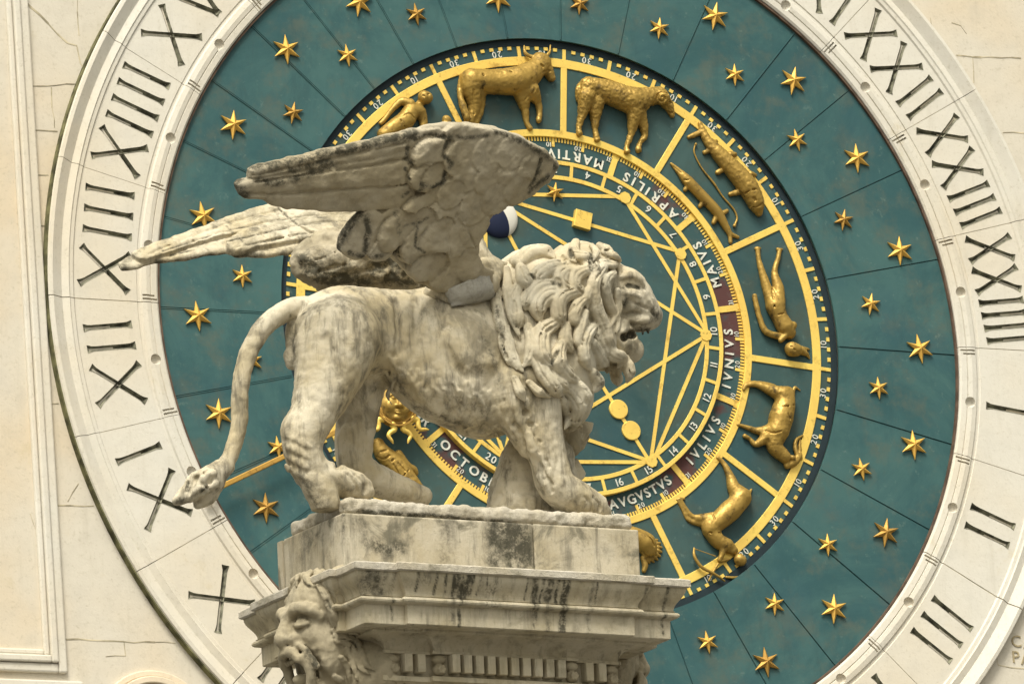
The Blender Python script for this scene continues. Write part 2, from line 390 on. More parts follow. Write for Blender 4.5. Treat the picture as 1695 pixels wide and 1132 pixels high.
SMALL = [(688, 25), (574, 93), (484, 188), (400, 458), (416, 598), (459, 741), (958, 8), (1090, 48), (1215, 125), (1318, 233), (1395, 365), (1440, 504), (1453, 643), (1425, 777), (1369, 902), (1281, 1000), (1170, 1063)]
ROT = {}
for i, (px, py) in enumerate(BIG + SMALL):
    big = i < len(BIG); p = at(px, py, TY)
    worn = (px, py) in ((439, 841), (1465, 882), (1267, 1096), (688, 25), (484, 188), (1395, 365), (958, 8))
    o = link('star', star_mesh(.112 if big else .085, R(90 + random.uniform(-14, 10)), .034 if big else .028), M['oldgold'] if worn else M['stargold'], clock)
    o.location = (p[0], TY - .012, p[2])
    if worn: o['label'] = 'worn brown star whose gilding has dulled'
# ================================================================ zodiac wheel
ZY = .085
wheel = thing('zodiac_wheel', 'dark teal wheel with gilded zodiac reliefs between gold bars, scaled round its rim', 'zodiac dial', (0, 0, 0))
m = MB(); m.arc(1.4423, 2.1745, 0, 360, ZY, ZY + .02); m.build('wheel_disc', M['dkteal'], wheel)
m = MB(); m.arc(2.122, 2.1735, 0, 360, ZY - .003, ZY + .01, 1.0); m.build('dark_rim', M['navy'], wheel)
m = MB(); m.arc(1.977, 2.043, 0, 360, ZY - .009, ZY + .01, 1.0); m.build('outer_band', M['gold'], wheel, False, .003)
m = MB(); m.arc(1.442, 1.495, 0, 360, ZY - .009, ZY + .012, 1.0); m.build('inner_band', M['gold'], wheel, False, .003)
SECT = [114.4, 85.0, 55.4, 25.8, -5.5, -36.0, -66.0, -96.0, -126.0, -156.0, -186.0, -216.0]
NEXT = SECT[1:] + [SECT[0] - 360]
def glyphs(mb, s, r, a_mid, size, y, track=1.0, bold=.0, depth=.004, span=None):
    """Lettering on a ring: tops towards the centre, read counter-clockwise."""
    ws = []
    for ch in s:
        v, f = text_mesh(ch, size, depth, bold); x = v[:, 0]; ws.append((v - [(x.max() + x.min()) / 2, 0, 0], f, x.max() - x.min()))
    sp = size * .16 * track if span is None else (R(span) * r - sum(q[2] for q in ws) + (ws[0][2] + ws[-1][2]) / 2) / (len(ws) - 1); tot = sum(q[2] for q in ws) + sp * (len(ws) - 1); u = -tot / 2
    for v, f, wd in ws:
        a = R(a_mid) + (u + wd / 2) / r; er = np.array([math.cos(a), math.sin(a)]); et = np.array([-math.sin(a), math.cos(a)])
        P = er * r + v[:, :1] * et - (v[:, 1:2] - size * .36) * er
        mb.add([(p[0], y - z, p[1]) for p, z in zip(P, v[:, 2])], f); u += wd + sp
for a0, a1 in zip(SECT, NEXT):
    m = MB(); m.bar(pol(1.49, a0)[::2], pol(1.98, a0)[::2], .048, ZY - .0085, ZY + .01); m.build('sector_bar', M['gold'], wheel, False, .003)
    for k in range(3):
        d0, d1 = a0 + (a1 - a0) * k / 3, a0 + (a1 - a0) * (k + 1) / 3
        m = MB(); m.bar(pol(2.04, d0)[::2], pol(2.120, d0)[::2], .026, ZY - .0075, ZY + .01); m.build('scale_bar', M['gold'], wheel)
        m = MB()
        for j in range(4):
            e = d0 + (d1 - d0) * (j + 1) / 5; m.arc(2.096, 2.120, e + .42, e - .42, ZY - .007, ZY + .01, .5)
        m.build('degree_scale', M['gold'], wheel)
        m = MB(); glyphs(m, ('30', '20', '10')[k], 2.068, (d0 + d1) / 2, .068, ZY - .003, 1.3, 0, .003); m.build('scale_number', M['white'], wheel)

# ================================================================ calendar ring with the months
MY = .100
cal = thing('calendar_ring', 'mottled maroon and teal ring of latin month names with fine gold day ticks', 'calendar dial', (0, 0, 0))
m = MB(); m.arc(1.22, 1.4425, 0, 360, MY, MY + .02, 1.0); m.build('ring_band', M['band'], cal)
MD = [97.5, 67.9, 39.1, 9.5, -20.1, -50.6, -79.4, -110.0, -140.9, -172.0, -202.0, -232.0]
MN = ['MARTIVS', 'APRILIS', 'MAIVS', 'IVNIVS', 'IVLIVS', 'AVGVSTVS', 'SEPTEMBER', 'OCTOBER', 'NOVEMBER', 'DECEMBER', 'IANVARIVS', 'FEBRVARIVS']
MS = [19.5, 18.7, 13.0, 18.0, 17.0, 21.0, 23, 22, 22, 22, 23, 24]
MC = [82.0, 52.9, 24.6, -6.6, -36.2, -66.3, -95, -125.8, -157, -187, -217, -247]
for i, (a0, nm_) in enumerate(zip(MD, MN)):
    a1 = MD[i + 1] if i < 11 else MD[0] - 360
    m = MB(); m.bar(pol(1.25, a0)[::2], pol(1.445, a0)[::2], .045, MY - .007, MY + .01); m.build('month_bar', M['gold'], cal)
    m = MB(); glyphs(m, nm_, 1.322, MC[i], .098, MY - .004, 1, .0022, .003, MS[i]); m.build('month_name', M['white'], cal)
    dm = MB()
    for d in range(1, 31):
        e = a0 + (a1 - a0) * d / 31; big = d in (10, 20)
        dm.bar(pol(1.375 if big else 1.412, e)[::2], pol(1.445, e)[::2], .022 if big else .013, MY - .005, MY + .01)
    dm.build('day_scale', M['gold'], cal)
    for d, s in ((10, '10'), (20, '20'), (29.2, '31' if nm_ not in ('APRILIS', 'IVNIVS', 'SEPTEMBER', 'NOVEMBER') else '30')):
        e = a0 + (a1 - a0) * (d - 1.6 if d < 25 else d) / 31
        m = MB(); glyphs(m, s, 1.388, e, .052, MY - .004, 1.0, 0, .003); m.build('day_number', M['white'], cal)

# ================================================================ lunar hour disc with the aspect lines
HY = .055
lun = thing('lunar_disc', 'central teal disc ringed with numbers and crossed by straight gold aspect lines', 'moon dial', (0, 0, 0))
m = MB(); m.arc(0.02, 1.256, 0, 360, HY, HY + .055, 1.0); m.build('disc_plate', M['dkteal'], lun)
m = MB(); m.arc(1.226, 1.2565, 0, 360, HY - .006, HY + .05, 1.0); m.build('outer_line', M['gold'], lun, False, .002)
m = MB(); m.arc(1.112, 1.143, 0, 360, HY - .006, HY + .01, 1.0); m.build('inner_line', M['gold'], lun, False, .002)
for n_ in range(1, 30):
    e = -10.7 - 12.414 * (n_ - 11)
    m = MB(); m.bar(pol(1.14, e + 6.2)[::2], pol(1.23, e + 6.2)[::2], .024, HY - .0055, HY + .01); m.build('division_bar', M['gold'], lun)
    m = MB(); glyphs(m, str(n_), 1.186, e, .078, HY - .004, 1.0, .0006, .003); m.build('day_number', M['white'], lun)
LINES = [((865, 322), (1033, 326)), ((848, 334), (1128, 418)), ((850, 350), (1168, 552)), ((1034, 330), (1168, 548)), ((1124, 424), (1077, 763)), ((1167, 560), (1081, 763)), ((1168, 556), (850, 752)),
         ((960, 580), (1075, 764)), ((930, 713), (1072, 762)), ((860, 764), (1070, 765)), ((803, 378), (806, 600)), ((838, 382), (900, 500)), ((835, 756), (770, 690)), ((835, 756), (815, 700)), ((835, 756), (846, 700)), ((835, 756), (900, 715))]
for k, (a, b2) in enumerate(LINES):
    m = MB(); m.bar(at(*a, HY)[[0, 2]], at(*b2, HY)[[0, 2]], .027, HY - .004 - .00035 * k, HY + .01); m.build('aspect_line', M['gold'], lun)
for px, py in ((1078, 764), (1168, 555), (836, 757), (1126, 421), (1034, 328)):
    p = at(px, py, HY); m = MB(); m.prism([(p[0] + .045 * math.cos(k * math.pi / 4), p[2] + .045 * math.sin(k * math.pi / 4)) for k in range(8)], HY - .0115, HY + .01); m.build('line_boss', M['gold'], lun)
q = at(962, 366, HY); m = MB(); A_ = R(-13)
c4 = [(-.066, -.066), (.066, -.066), (.066, .066), (-.066, .066)]
m.prism([(q[0] + x * math.cos(A_) - z * math.sin(A_), q[2] + x * math.sin(A_) + z * math.cos(A_)) for x, z in c4], HY - .04, HY + .01); m.build('square_sign', M['gold'], lun, False, .004)
for px, py in ((1023, 678), (1044, 713)):
    p = at(px, py, HY); m = MB(); m.prism([(p[0] + .072 * math.cos(k * math.pi / 16), p[2] + .072 * math.sin(k * math.pi / 16)) for k in range(32)], HY - .016, HY + .01); m.build('round_sign', M['gold'], lun, False, .004)
p = at(917, 319, HY); o = link('star_sign', star_mesh(.075, R(80), .03), M['stargold'], lun); o.location = (p[0], HY - .016, p[2])
# the moon: a low dome half navy, half white
p = at(824, 361, HY); v = []; f = []; NR, NA = 10, 48
for i in range(NR + 1):
    a = (math.pi / 2) * i / NR
    for j in range(NA): v.append((.152 * math.sin(a) * math.cos(2 * math.pi * j / NA), -.004 - .05 * math.cos(a), .152 * math.sin(a) * math.sin(2 * math.pi * j / NA)))
for i in range(NR):
    for j in range(NA): f.append((i * NA + j, i * NA + (j + 1) % NA, (i + 1) * NA + (j + 1) % NA, (i + 1) * NA + j))
t = NT('moon_paint'); sx = t.n('ShaderNodeSeparateXYZ'); t.l(t.coord(), sx.inputs[0])
dz = sx.outputs[2]; cv = t.mul(t.mul(t.mul(dz, dz), -2.2), t.mul(dz, -.45), 'ADD'); e = t.mul(t.mul(sx.outputs[0], cv, 'SUBTRACT'), .045, 'SUBTRACT')
t.out(t.mix(t.ramp(e, -.0015, .0015), (.008, .014, .042), (.66, .64, .56)), .6)
o = link('moon', pymesh('moon', v, f), t.m, lun, True); o.location = (p[0], HY, p[2])
# ================================================================ sculpting kit: solids are blended in a distance field and skinned as one continuous surface
def catmull(P, n=4):
    P = np.asarray(P, float)
    if len(P) < 3: 
        return np.array([P[0] + (P[-1] - P[0]) * t_ for t_ in np.linspace(0, 1, n + 1)])
    Q = np.vstack([2 * P[0] - P[1], P, 2 * P[-1] - P[-2]]); out = []
    for i in range(1, len(Q) - 2):
        for t_ in np.arange(n) / n:
            a, b_, c_, d_ = Q[i - 1], Q[i], Q[i + 1], Q[i + 2]
            out.append(.5 * (2 * b_ + (c_ - a) * t_ + (2 * a - 5 * b_ + 4 * c_ - d_) * t_ ** 2 + (3 * b_ - a - 3 * c_ + d_) * t_ ** 3))
    out.append(P[-1]); return np.array(out)
def smin(a, b_, k):
    if k <= 0: return np.minimum(a, b_)
    h = np.clip(.5 + .5 * (b_ - a) / k, 0, 1); return b_ * (1 - h) + a * h - k * h * (1 - h)
class Sculpt:
    def __init__(s, lo, hi, vox, frame=None):
        s.lo = np.array(lo, float); s.vox = vox; s.n = np.ceil((np.array(hi) - s.lo) / vox).astype(int) + 1
        s.D = np.full(s.n, .25, np.float32); s.ax = [s.lo[i] + np.arange(s.n[i]) * vox for i in range(3)]
        s.inv = None if frame is None else np.linalg.inv(np.array(frame))
    def sl(s, lo, hi):
        a = np.clip(np.floor((np.array(lo) - s.lo) / s.vox).astype(int), 0, s.n - 1); b_ = np.clip(np.ceil((np.array(hi) - s.lo) / s.vox).astype(int) + 1, 1, s.n)
        return None if np.any(b_ <= a) else tuple(slice(x, y) for x, y in zip(a, b_))
    def grid(s, q): return s.ax[0][q[0]][:, None, None], s.ax[1][q[1]][None, :, None], s.ax[2][q[2]][None, None, :]
    def mergein(s, q, T, k, mode):
        if mode == 'add': s.D[q] = smin(s.D[q], T, k)
        elif mode == 'cut': s.D[q] = -smin(-s.D[q], T, k)
    def ell(s, c, r, k=.02, rot=None, mode='add'):
        c = np.array(c, float); r = np.array(r, float); m = r.max() + k + 2 * s.vox; q = s.sl(c - m, c + m)
        if q is None: return
        X, Y, Z = s.grid(q); P = [X - c[0], Y - c[1], Z - c[2]]
        if rot is not None:
            A = np.array(rot); P = [P[0] * A[i][0] + P[1] * A[i][1] + P[2] * A[i][2] for i in range(3)]
        k0 = np.sqrt((P[0] / r[0]) ** 2 + (P[1] / r[1]) ** 2 + (P[2] / r[2]) ** 2); k1 = np.sqrt((P[0] / r[0] ** 2) ** 2 + (P[1] / r[1] ** 2) ** 2 + (P[2] / r[2] ** 2) ** 2)
        s.mergein(q, (k0 * (k0 - 1) / np.maximum(k1, 1e-6)).astype(np.float32), k, mode)
    def chain(s, pts, rad, k=.01, mode='add', flat=1.0, nrm=None, n=4, smooth=True):
        P = catmull(pts, n) if smooth else np.asarray(pts, float)
        rad = np.asarray(rad, float); rad = np.full(len(pts), float(rad)) if rad.ndim == 0 else rad
        r = np.interp(np.linspace(0, len(pts) - 1, len(P)), np.arange(len(pts)), rad)
        m = r.max() + k + 2 * s.vox; q = s.sl(P.min(0) - m, P.max(0) + m)
        if q is None: return
        T = np.full([x.stop - x.start for x in q], .25, np.float32)
        for a, b_, ra, rb in zip(P[:-1], P[1:], r[:-1], r[1:]):
            mm = max(ra, rb) + k + 2 * s.vox; w_ = s.sl(np.minimum(a, b_) - mm, np.maximum(a, b_) + mm)
            if w_ is None: continue
            X, Y, Z = s.grid(w_); d = b_ - a; dx, dy, dz = X - a[0], Y - a[1], Z - a[2]
            if flat != 1.0:
                e = (dx * nrm[0] + dy * nrm[1] + dz * nrm[2]) * (1 / flat - 1); dx, dy, dz = dx + e * nrm[0], dy + e * nrm[1], dz + e * nrm[2]
                e2 = (d @ nrm) * (1 / flat - 1); d = d + e2 * nrm
            h = np.clip((dx * d[0] + dy * d[1] + dz * d[2]) / max(1e-9, d @ d), 0, 1)
            v = np.sqrt((dx - h * d[0]) ** 2 + (dy - h * d[1]) ** 2 + (dz - h * d[2]) ** 2) - (ra + (rb - ra) * h)
            if flat != 1.0: v = v * (.5 + .5 * flat)
            lw = tuple(slice(x.start - y.start, x.stop - y.start) for x, y in zip(w_, q))
            T[lw] = np.minimum(T[lw], v)
        s.mergein(q, T, k, mode)
    def rough(s, amp, scale, seed=0, octv=2):
        """Uneven stone: value noise of the given feature size added to the whole field."""
        for o in range(octv):
            rs = np.random.RandomState(seed + o); sz = scale / 2 ** o; m = np.ceil(s.n * s.vox / sz).astype(int) + 2
            L = rs.rand(*m).astype(np.float32) - .5
            for axn in range(3):
                t_ = np.arange(s.n[axn]) * s.vox / sz; i = t_.astype(int); fr_ = (t_ - i); fr_ = (fr_ * fr_ * (3 - 2 * fr_)).astype(np.float32)
                sh = [1, 1, 1]; sh[axn] = -1; fr_ = fr_.reshape(sh); L = np.take(L, i, axn) * (1 - fr_) + np.take(L, i + 1, axn) * fr_
            s.D += (L * amp / 2 ** o).astype(np.float32)
    def val(s, P):
        t_ = (np.asarray(P) - s.lo) / s.vox; ok = np.all((t_ >= 0) & (t_ < s.n - 1), 1); i = np.clip(t_.astype(int), 0, s.n - 2); f = np.clip(t_ - i, 0, 1); o = 0
        for c_ in range(8):
            b_ = [(c_ >> k) & 1 for k in range(3)]; w_ = np.prod([f[:, k] if b_[k] else 1 - f[:, k] for k in range(3)], 0)
            o = o + w_ * s.D[i[:, 0] + b_[0], i[:, 1] + b_[1], i[:, 2] + b_[2]]
        return np.where(ok, o, .25)
    def ray(s, px, py):
        d = CAM_F + ((px - 847.5) / FPX) * CAM_R - ((py - 566.0) / FPX) * CAM_U; o = CAM_POS
        if s.inv is not None: d = s.inv[:3, :3] @ d; o = s.inv[:3, :3] @ o + s.inv[:3, 3]
        return o, d / np.linalg.norm(d)
    def surf(s, px, py):
        """Where the line of sight through (px, py) first meets the sculpted surface, and the surface normal there."""
        o, d = s.ray(px, py); c_ = s.lo + s.n * s.vox / 2; t0 = (c_ - o) @ d; h = np.linalg.norm(s.n * s.vox) / 2
        t_ = np.arange(t0 - h, t0 + h, s.vox * .5); P = o + t_[:, None] * d; v = s.val(P); i = np.argmax(v < 0)
        if v[i] >= 0: return None, None
        p = P[i]; e = s.vox; g_ = np.array([s.val([p + e * np.eye(3)[k]])[0] - s.val([p - e * np.eye(3)[k]])[0] for k in range(3)]); return p, g_ / (np.linalg.norm(g_) + 1e-9)
    def trace(s, pts):
        """Points of the photograph laid on the surface; where a point misses, it keeps the distance of its neighbours."""
        hit = [s.surf(*p[:2]) for p in pts]; out = []; nr = []; good = [i for i, h in enumerate(hit) if h[0] is not None]
        if not good: return None, None
        for i, p in enumerate(pts):
            j = min(good, key=lambda g_: abs(g_ - i))
            if i in good: out.append(hit[i][0])
            else:
                o, d = s.ray(*p[:2]); out.append(o + d * ((hit[j][0] - o) @ d))
            nr.append(hit[j][1])
        return np.array(out), np.mean(nr, 0) / np.linalg.norm(np.mean(nr, 0))
    def mesh(s, name):
        D = s.D; I = D < 0; n = s.n
        I[0], I[-1], I[:, 0], I[:, -1], I[:, :, 0], I[:, :, -1] = (False,) * 6
        cs = sum(I[a:n[0] - 1 + a, b_:n[1] - 1 + b_, c_:n[2] - 1 + c_].astype(np.int8) for a in (0, 1) for b_ in (0, 1) for c_ in (0, 1))
        act = (cs > 0) & (cs < 8); ac = np.argwhere(act); idx = np.full(act.shape, -1, np.int32); idx[act] = np.arange(len(ac))
        cor = [(a, b_, c_) for a in (0, 1) for b_ in (0, 1) for c_ in (0, 1)]; val = {c_: D[ac[:, 0] + c_[0], ac[:, 1] + c_[1], ac[:, 2] + c_[2]] for c_ in cor}
        pos = np.zeros((len(ac), 3)); cnt = np.zeros(len(ac))
        for a in cor:
            for k in range(3):
                if a[k] == 0:
                    b_ = list(a); b_[k] = 1; va, vb = val[a], val[tuple(b_)]; m = (va < 0) != (vb < 0); t_ = np.where(m, va / np.where(m, va - vb, 1), 0)
                    p = np.tile(np.array(a, float), (len(ac), 1)); p[:, k] += t_; pos += p * m[:, None]; cnt += m
        V = s.lo + (ac + pos / np.maximum(cnt, 1)[:, None]) * s.vox; F = []
        for k in range(3):
            a = np.moveaxis(I, k, 0); e = np.argwhere(a[:-1, 1:-1, 1:-1] != a[1:, 1:-1, 1:-1]); e[:, 1:] += 1; fl = a[e[:, 0], e[:, 1], e[:, 2]]
            J = np.moveaxis(idx, k, 0); q = np.stack([J[e[:, 0], e[:, 1] - 1, e[:, 2] - 1], J[e[:, 0], e[:, 1], e[:, 2] - 1], J[e[:, 0], e[:, 1], e[:, 2]], J[e[:, 0], e[:, 1] - 1, e[:, 2]]], 1)
            if k == 1: fl = ~fl
            q[~fl] = q[~fl][:, ::-1]; F.append(q)
        F = np.vstack(F); F = F[(F >= 0).all(1)]
        me = bpy.data.meshes.new(name); me.vertices.add(len(V)); me.vertices.foreach_set('co', V.astype(np.float32).ravel())
        me.loops.add(F.size); me.loops.foreach_set('vertex_index', F.astype(np.int32).ravel()); me.polygons.add(len(F)); me.polygons.foreach_set('loop_start', np.arange(0, F.size, 4, dtype=np.int32))
        me.update(calc_edges=True); me.validate(); s.V = V; return me
def paint(me, V, name, strokes):
    """Stains, with shade painted into some recesses: a vertex value from strokes of (points, radius, strength)."""
    val = np.zeros(len(V), np.float32)
    for P, r, k in strokes:
        if P is None: continue
        for a, b_ in zip(P[:-1], P[1:]):
            d = b_ - a; h = np.clip(((V - a) @ d) / max(1e-9, d @ d), 0, 1); ds = np.linalg.norm(V - a - h[:, None] * d, axis=1); val = np.maximum(val, k * np.exp(-(ds / (r * 1.15)) ** 2))
    at_ = me.attributes.new(name, 'FLOAT', 'POINT'); at_.data.foreach_set('value', val)

# ================================================================ gilded reliefs on the zodiac wheel
PXM = 1 / 232.0
class Relief(Sculpt):
    """Works in photograph pixels of one enlarged detail: origin (ox, oy), scale sc; thickness stays real."""
    def __init__(s, ox, oy, sc, box, base, vox=.0046):
        s.o = (ox, oy, sc); s.base = base
        P = np.array([at(ox + x * sc, oy + y * sc, base) for x, y in ((box[0], box[1]), (box[2], box[1]), (box[0], box[3]), (box[2], box[3]))])
        lo, hi = P.min(0) - .03, P.max(0) + .03; lo[1] = base - .17; hi[1] = base + .02
        super().__init__(lo, hi, vox)
    def w(s, x, y, lift=0.0): return at(s.o[0] + x * s.o[2], s.o[1] + y * s.o[2], s.base - lift)
    def limb(s, pts, k=.012, mode='add', lift=.5, n=4):
        """Points (x, y, radius) of the enlarged detail; lift = how far the axis stands off the wheel, in radii."""
        r = [p[2] * s.o[2] * PXM for p in pts]; s.chain([s.w(p[0], p[1], lift * q) for p, q in zip(pts, r)], r, k, mode, n=n)
    def crease(s, pts, r=5, k=.004):
        P, _ = s.trace([(s.o[0] + x * s.o[2], s.o[1] + y * s.o[2]) for x, y in pts])
        if P is not None: s.chain(P, r * s.o[2] * PXM, k, 'cut')
    def done(s, name, label, parent, mat=None):
        o = link(name, s.mesh(name), mat or M['relief'], parent, True)
        if label: o['label'] = label
        return o
B0 = ZY - .002
r = Relief(565, 0, .5, (370, 130, 730, 450), B0)
r.limb([(432, 268, 42), (500, 272, 42), (580, 268, 48), (622, 250, 40)], .03); r.limb([(615, 250, 40), (648, 225, 34), (668, 205, 26)], .03); r.limb([(655, 200, 27), (680, 228, 21), (694, 258, 15)], .02)
r.limb([(640, 192, 7), (615, 182, 6), (606, 168, 5), (605, 152, 2.5)], .006, lift=2.5); r.limb([(676, 190, 7), (690, 172, 5), (692, 150, 2.5)], .006, lift=2.5); r.limb([(640, 214, 9), (616, 224, 5)], .006, lift=2.5)
r.limb([(428, 290, 38), (440, 350, 22), (428, 402, 12)], .02); r.limb([(450, 300, 30), (458, 360, 16), (445, 408, 11)], .02, lift=.1)
r.limb([(598, 310, 30), (608, 365, 14), (613, 405, 9), (624, 425, 10)], .02); r.limb([(628, 300, 30), (650, 340, 13), (656, 375, 9), (653, 399, 10)], .02, lift=.8)
r.limb([(400, 250, 9), (391, 300, 9), (402, 350, 12), (415, 390, 12), (410, 402, 5)], .006, lift=1.6)
r.crease([(632, 262), (640, 300), (610, 330)], 4); r.crease([(668, 240), (690, 236)], 4); r.crease([(560, 235), (575, 300)], 4); r.crease([(438, 300), (440, 380)], 4); r.crease([(470, 245), (465, 300)], 4); r.crease([(662, 215), (668, 222)], 5); r.rough(.004, .02, 5)
r.done('bull', 'gilded relief of a walking bull with curved horns', wheel)
r = Relief(565, 0, .5, (765, 230, 1115, 520), B0)
r.limb([(820, 290, 36), (880, 305, 40), (960, 335, 45), (985, 340, 38)], .03); r.limb([(970, 330, 40), (1015, 322, 32), (1050, 315, 28)], .03); r.limb([(1060, 322, 27), (1085, 355, 17), (1094, 382, 10)], .02)
r.limb([(1060, 322, 25), (1064, 326, 25)], .004, lift=1.25)
r.limb([(812, 320, 30), (796, 385, 14), (785, 425, 9), (788, 442, 11)], .02, lift=.9); r.limb([(842, 340, 30), (840, 400, 15), (840, 430, 9), (846, 462, 11)], .02)
r.limb([(972, 370, 28), (960, 440, 12), (945, 485, 8), (946, 502, 11)], .02, lift=.9); r.limb([(988, 380, 24), (1005, 445, 11), (988, 475, 8), (983, 497, 11)], .02); r.limb([(812, 270, 14), (787, 295, 13), (783, 330, 8)], .01, lift=1)
r.rough(.0075, .016, 9); r.crease([(1063 + (23 - a_ * 2.6) * math.cos(a_ + .6), 325 - (23 - a_ * 2.6) * math.sin(a_ + .6)) for a_ in np.arange(0, 7.6, .4)], 4.5, .002); r.crease([(1085, 338), (1092, 342)], 5); r.crease([(1080, 372), (1094, 374)], 4)
r.done('ram', 'gilded relief of a woolly ram with a curled horn', wheel)
Z = 280 / 1132
r = Relief(1080, 140, Z, (210, 230, 770, 910), B0)
r.limb([(332, 300, 22), (365, 370, 32), (450, 470, 52), (560, 590, 66), (640, 690, 72), (690, 790, 60), (712, 862, 24)], .02)
r.limb([(335, 315, 22), (318, 262, 17)], .01); r.limb([(330, 320, 20), (275, 340, 18), (242, 352, 14)], .01)
for a in ([(385, 440, 20), (350, 455, 16)], [(470, 570, 20), (435, 590, 18)], [(590, 715, 24), (520, 735, 16)], [(400, 390, 20), (425, 380, 14)], [(520, 470, 24), (550, 470, 18)], [(655, 600, 24), (685, 605, 14)]): r.limb(a, .006)
r.crease([(600, 770), (620, 730), (690, 700), (730, 720)], 7); r.crease([(650, 820), (700, 820), (735, 800)], 7); r.crease([(680, 760), (690, 775)], 10)
r.rough(.005, .02, 2); r.done('fish', 'gilded broad fish lying along the outer gold band', wheel)
r = Relief(1080, 140, Z, (100, 505, 600, 1080), B0)
r.limb([(125, 530, 9), (180, 585, 22), (235, 645, 38), (330, 745, 38), (430, 850, 36), (490, 950, 25), (520, 1005, 18)], .015)
r.limb([(518, 1000, 16), (522, 1055, 14)], .008); r.limb([(520, 1000, 16), (572, 1022, 12)], .008)
for a in ([(235, 680, 20), (218, 705, 15)], [(335, 790, 20), (318, 815, 15)], [(425, 890, 20), (408, 925, 15)], [(475, 860, 18), (500, 845, 13)]): r.limb(a, .006)
r.crease([(215, 640), (240, 640), (265, 615)], 6); r.crease([(140, 550), (190, 590)], 5); r.crease([(200, 565), (205, 570)], 9); r.done('fish', 'gilded slender pike-like fish lying along the inner gold band', wheel)
r = Relief(1080, 140, Z, (260, 380, 590, 970), B0); r.limb([(290, 400, 10), (284, 410, 6), (280, 460, 6), (330, 560, 6), (410, 660, 8), (470, 750, 6), (540, 830, 7), (566, 890, 7), (555, 930, 8), (548, 946, 12)], .004, lift=1); r.done('cord', None, wheel)
r = Relief(1140, 380, Z, (405, 100, 830, 890), B0)
r.limb([(462, 130, 16), (468, 200, 17), (498, 310, 26), (530, 410, 36), (565, 500, 50)], .02); r.limb([(450, 128, 12), (478, 126, 8)], .006)
r.limb([(608, 140, 15), (595, 200, 16), (574, 290, 22), (598, 390, 40), (598, 490, 50)], .02); r.limb([(595, 132, 12), (626, 132, 8)], .006)
r.limb([(580, 520, 62), (610, 590, 56), (645, 650, 60), (670, 690, 48)], .025); r.limb([(625, 720, 24), (520, 685, 22), (478, 600, 19), (456, 520, 18), (440, 445, 17)], .012, lift=1); r.limb([(700, 640, 26), (665, 690, 22), (615, 742, 18)], .01, lift=2)
r.limb([(690, 800, 50), (715, 805, 46)], .02, lift=.8); r.limb([(750, 810, 30), (790, 835, 16), (806, 862, 6)], .01); r.limb([(750, 800, 24), (806, 800, 6)], .01)
r.crease([(560, 400), (575, 520)], 6); r.crease([(600, 570), (640, 560)], 5); r.crease([(685, 780), (692, 785)], 7); r.crease([(705, 800), (712, 806)], 7); r.rough(.003, .02, 7)
r.done('water_bearer', 'gilded relief of a man upside down with both feet raised', wheel)
r = Relief(1140, 600, Z, (310, 120, 790, 730), B0)
r.limb([(655, 215, 58), (640, 290, 74), (618, 370, 84), (600, 450, 76)], .03); r.limb([(585, 470, 72), (575, 560, 56), (640, 630, 44)], .03); r.limb([(735, 630, 24), (705, 665, 30), (660, 690, 24)], .02)
r.limb([(735, 640, 18), (712, 570, 15), (722, 515, 12), (762, 488, 8)], .006, lift=1); r.limb([(745, 640, 18), (742, 570, 13), (745, 520, 9)], .006, lift=.2); r.limb([(700, 635, 16), (660, 625, 9)], .006, lift=3)
r.limb([(630, 215, 56), (550, 185, 38), (460, 150, 20), (390, 152, 16), (368, 180, 12)], .02, lift=.8); r.limb([(560, 170, 30), (480, 140, 16), (400, 135, 12), (372, 160, 10)], .015, lift=.1); r.limb([(698, 195, 14), (712, 168, 10), (745, 186, 5)], .006)
r.limb([(530, 460, 44), (450, 455, 22), (380, 430, 14), (328, 415, 11)], .02); r.limb([(520, 500, 40), (450, 548, 20), (410, 512, 13), (375, 492, 16)], .02, lift=.9)
r.crease([(550, 262), (640, 290), (710, 285)], 6); r.crease([(520, 455), (560, 470), (620, 460)], 6); r.crease([(665, 340), (680, 380)], 6); r.rough(.004, .02, 4); r.done('goat', 'gilded relief of a goat with swept-back horns', wheel)
r = Relief(1040, 740, Z, (310, 40, 850, 830), B0)
r.limb([(598, 70, 13), (636, 105, 16), (680, 190, 28), (705, 270, 46), (750, 325, 64)], .02); r.limb([(760, 345, 62), (680, 425, 74), (600, 495, 66), (548, 530, 58)], .03); r.limb([(800, 320, 20), (824, 282, 6)], .01)
r.limb([(545, 480, 44), (440, 470, 20), (395, 425, 14), (345, 345, 12)], .02); r.limb([(525, 510, 34), (410, 492, 15), (365, 420, 11), (325, 350, 10)], .015, lift=.1); r.limb([(345, 345, 12), (372, 345, 10)], .006)
r.limb([(550, 560, 54), (600, 625, 52), (655, 655, 50), (705, 690, 30)], .025); r.limb([(745, 750, 40), (755, 758, 38)], .015, lift=.7); r.limb([(640, 640, 26), (625, 720, 19), (612, 758, 15), (668, 750, 10)], .01, lift=1.6); r.limb([(700, 690, 26), (650, 660, 22), (628, 700, 16)], .01, lift=1.2)
r.crease([(545, 570), (620, 575), (640, 590)], 6); r.crease([(560, 440), (580, 480)], 5); r.crease([(730, 770), (738, 778)], 7); r.rough(.003, .02, 3); r.done('centaur', 'gilded relief of a centaur archer tilted head down', wheel)
r = Relief(1040, 740, Z, (425, 655, 770, 910), B0); r.limb([(440, 675, 7), (443, 730, 11), (490, 800, 12), (560, 838, 10), (610, 868, 9), (645, 895, 6)], .004, lift=3); r.limb([(600, 780, 9), (570, 830, 8), (538, 892, 6)], .004, lift=3); r.limb([(440, 678, 4), (585, 728, 4)], .002, lift=6); r.limb([(655, 868, 8), (700, 872, 10), (748, 866, 6)], .004, lift=1); r.done('bow', None, wheel)
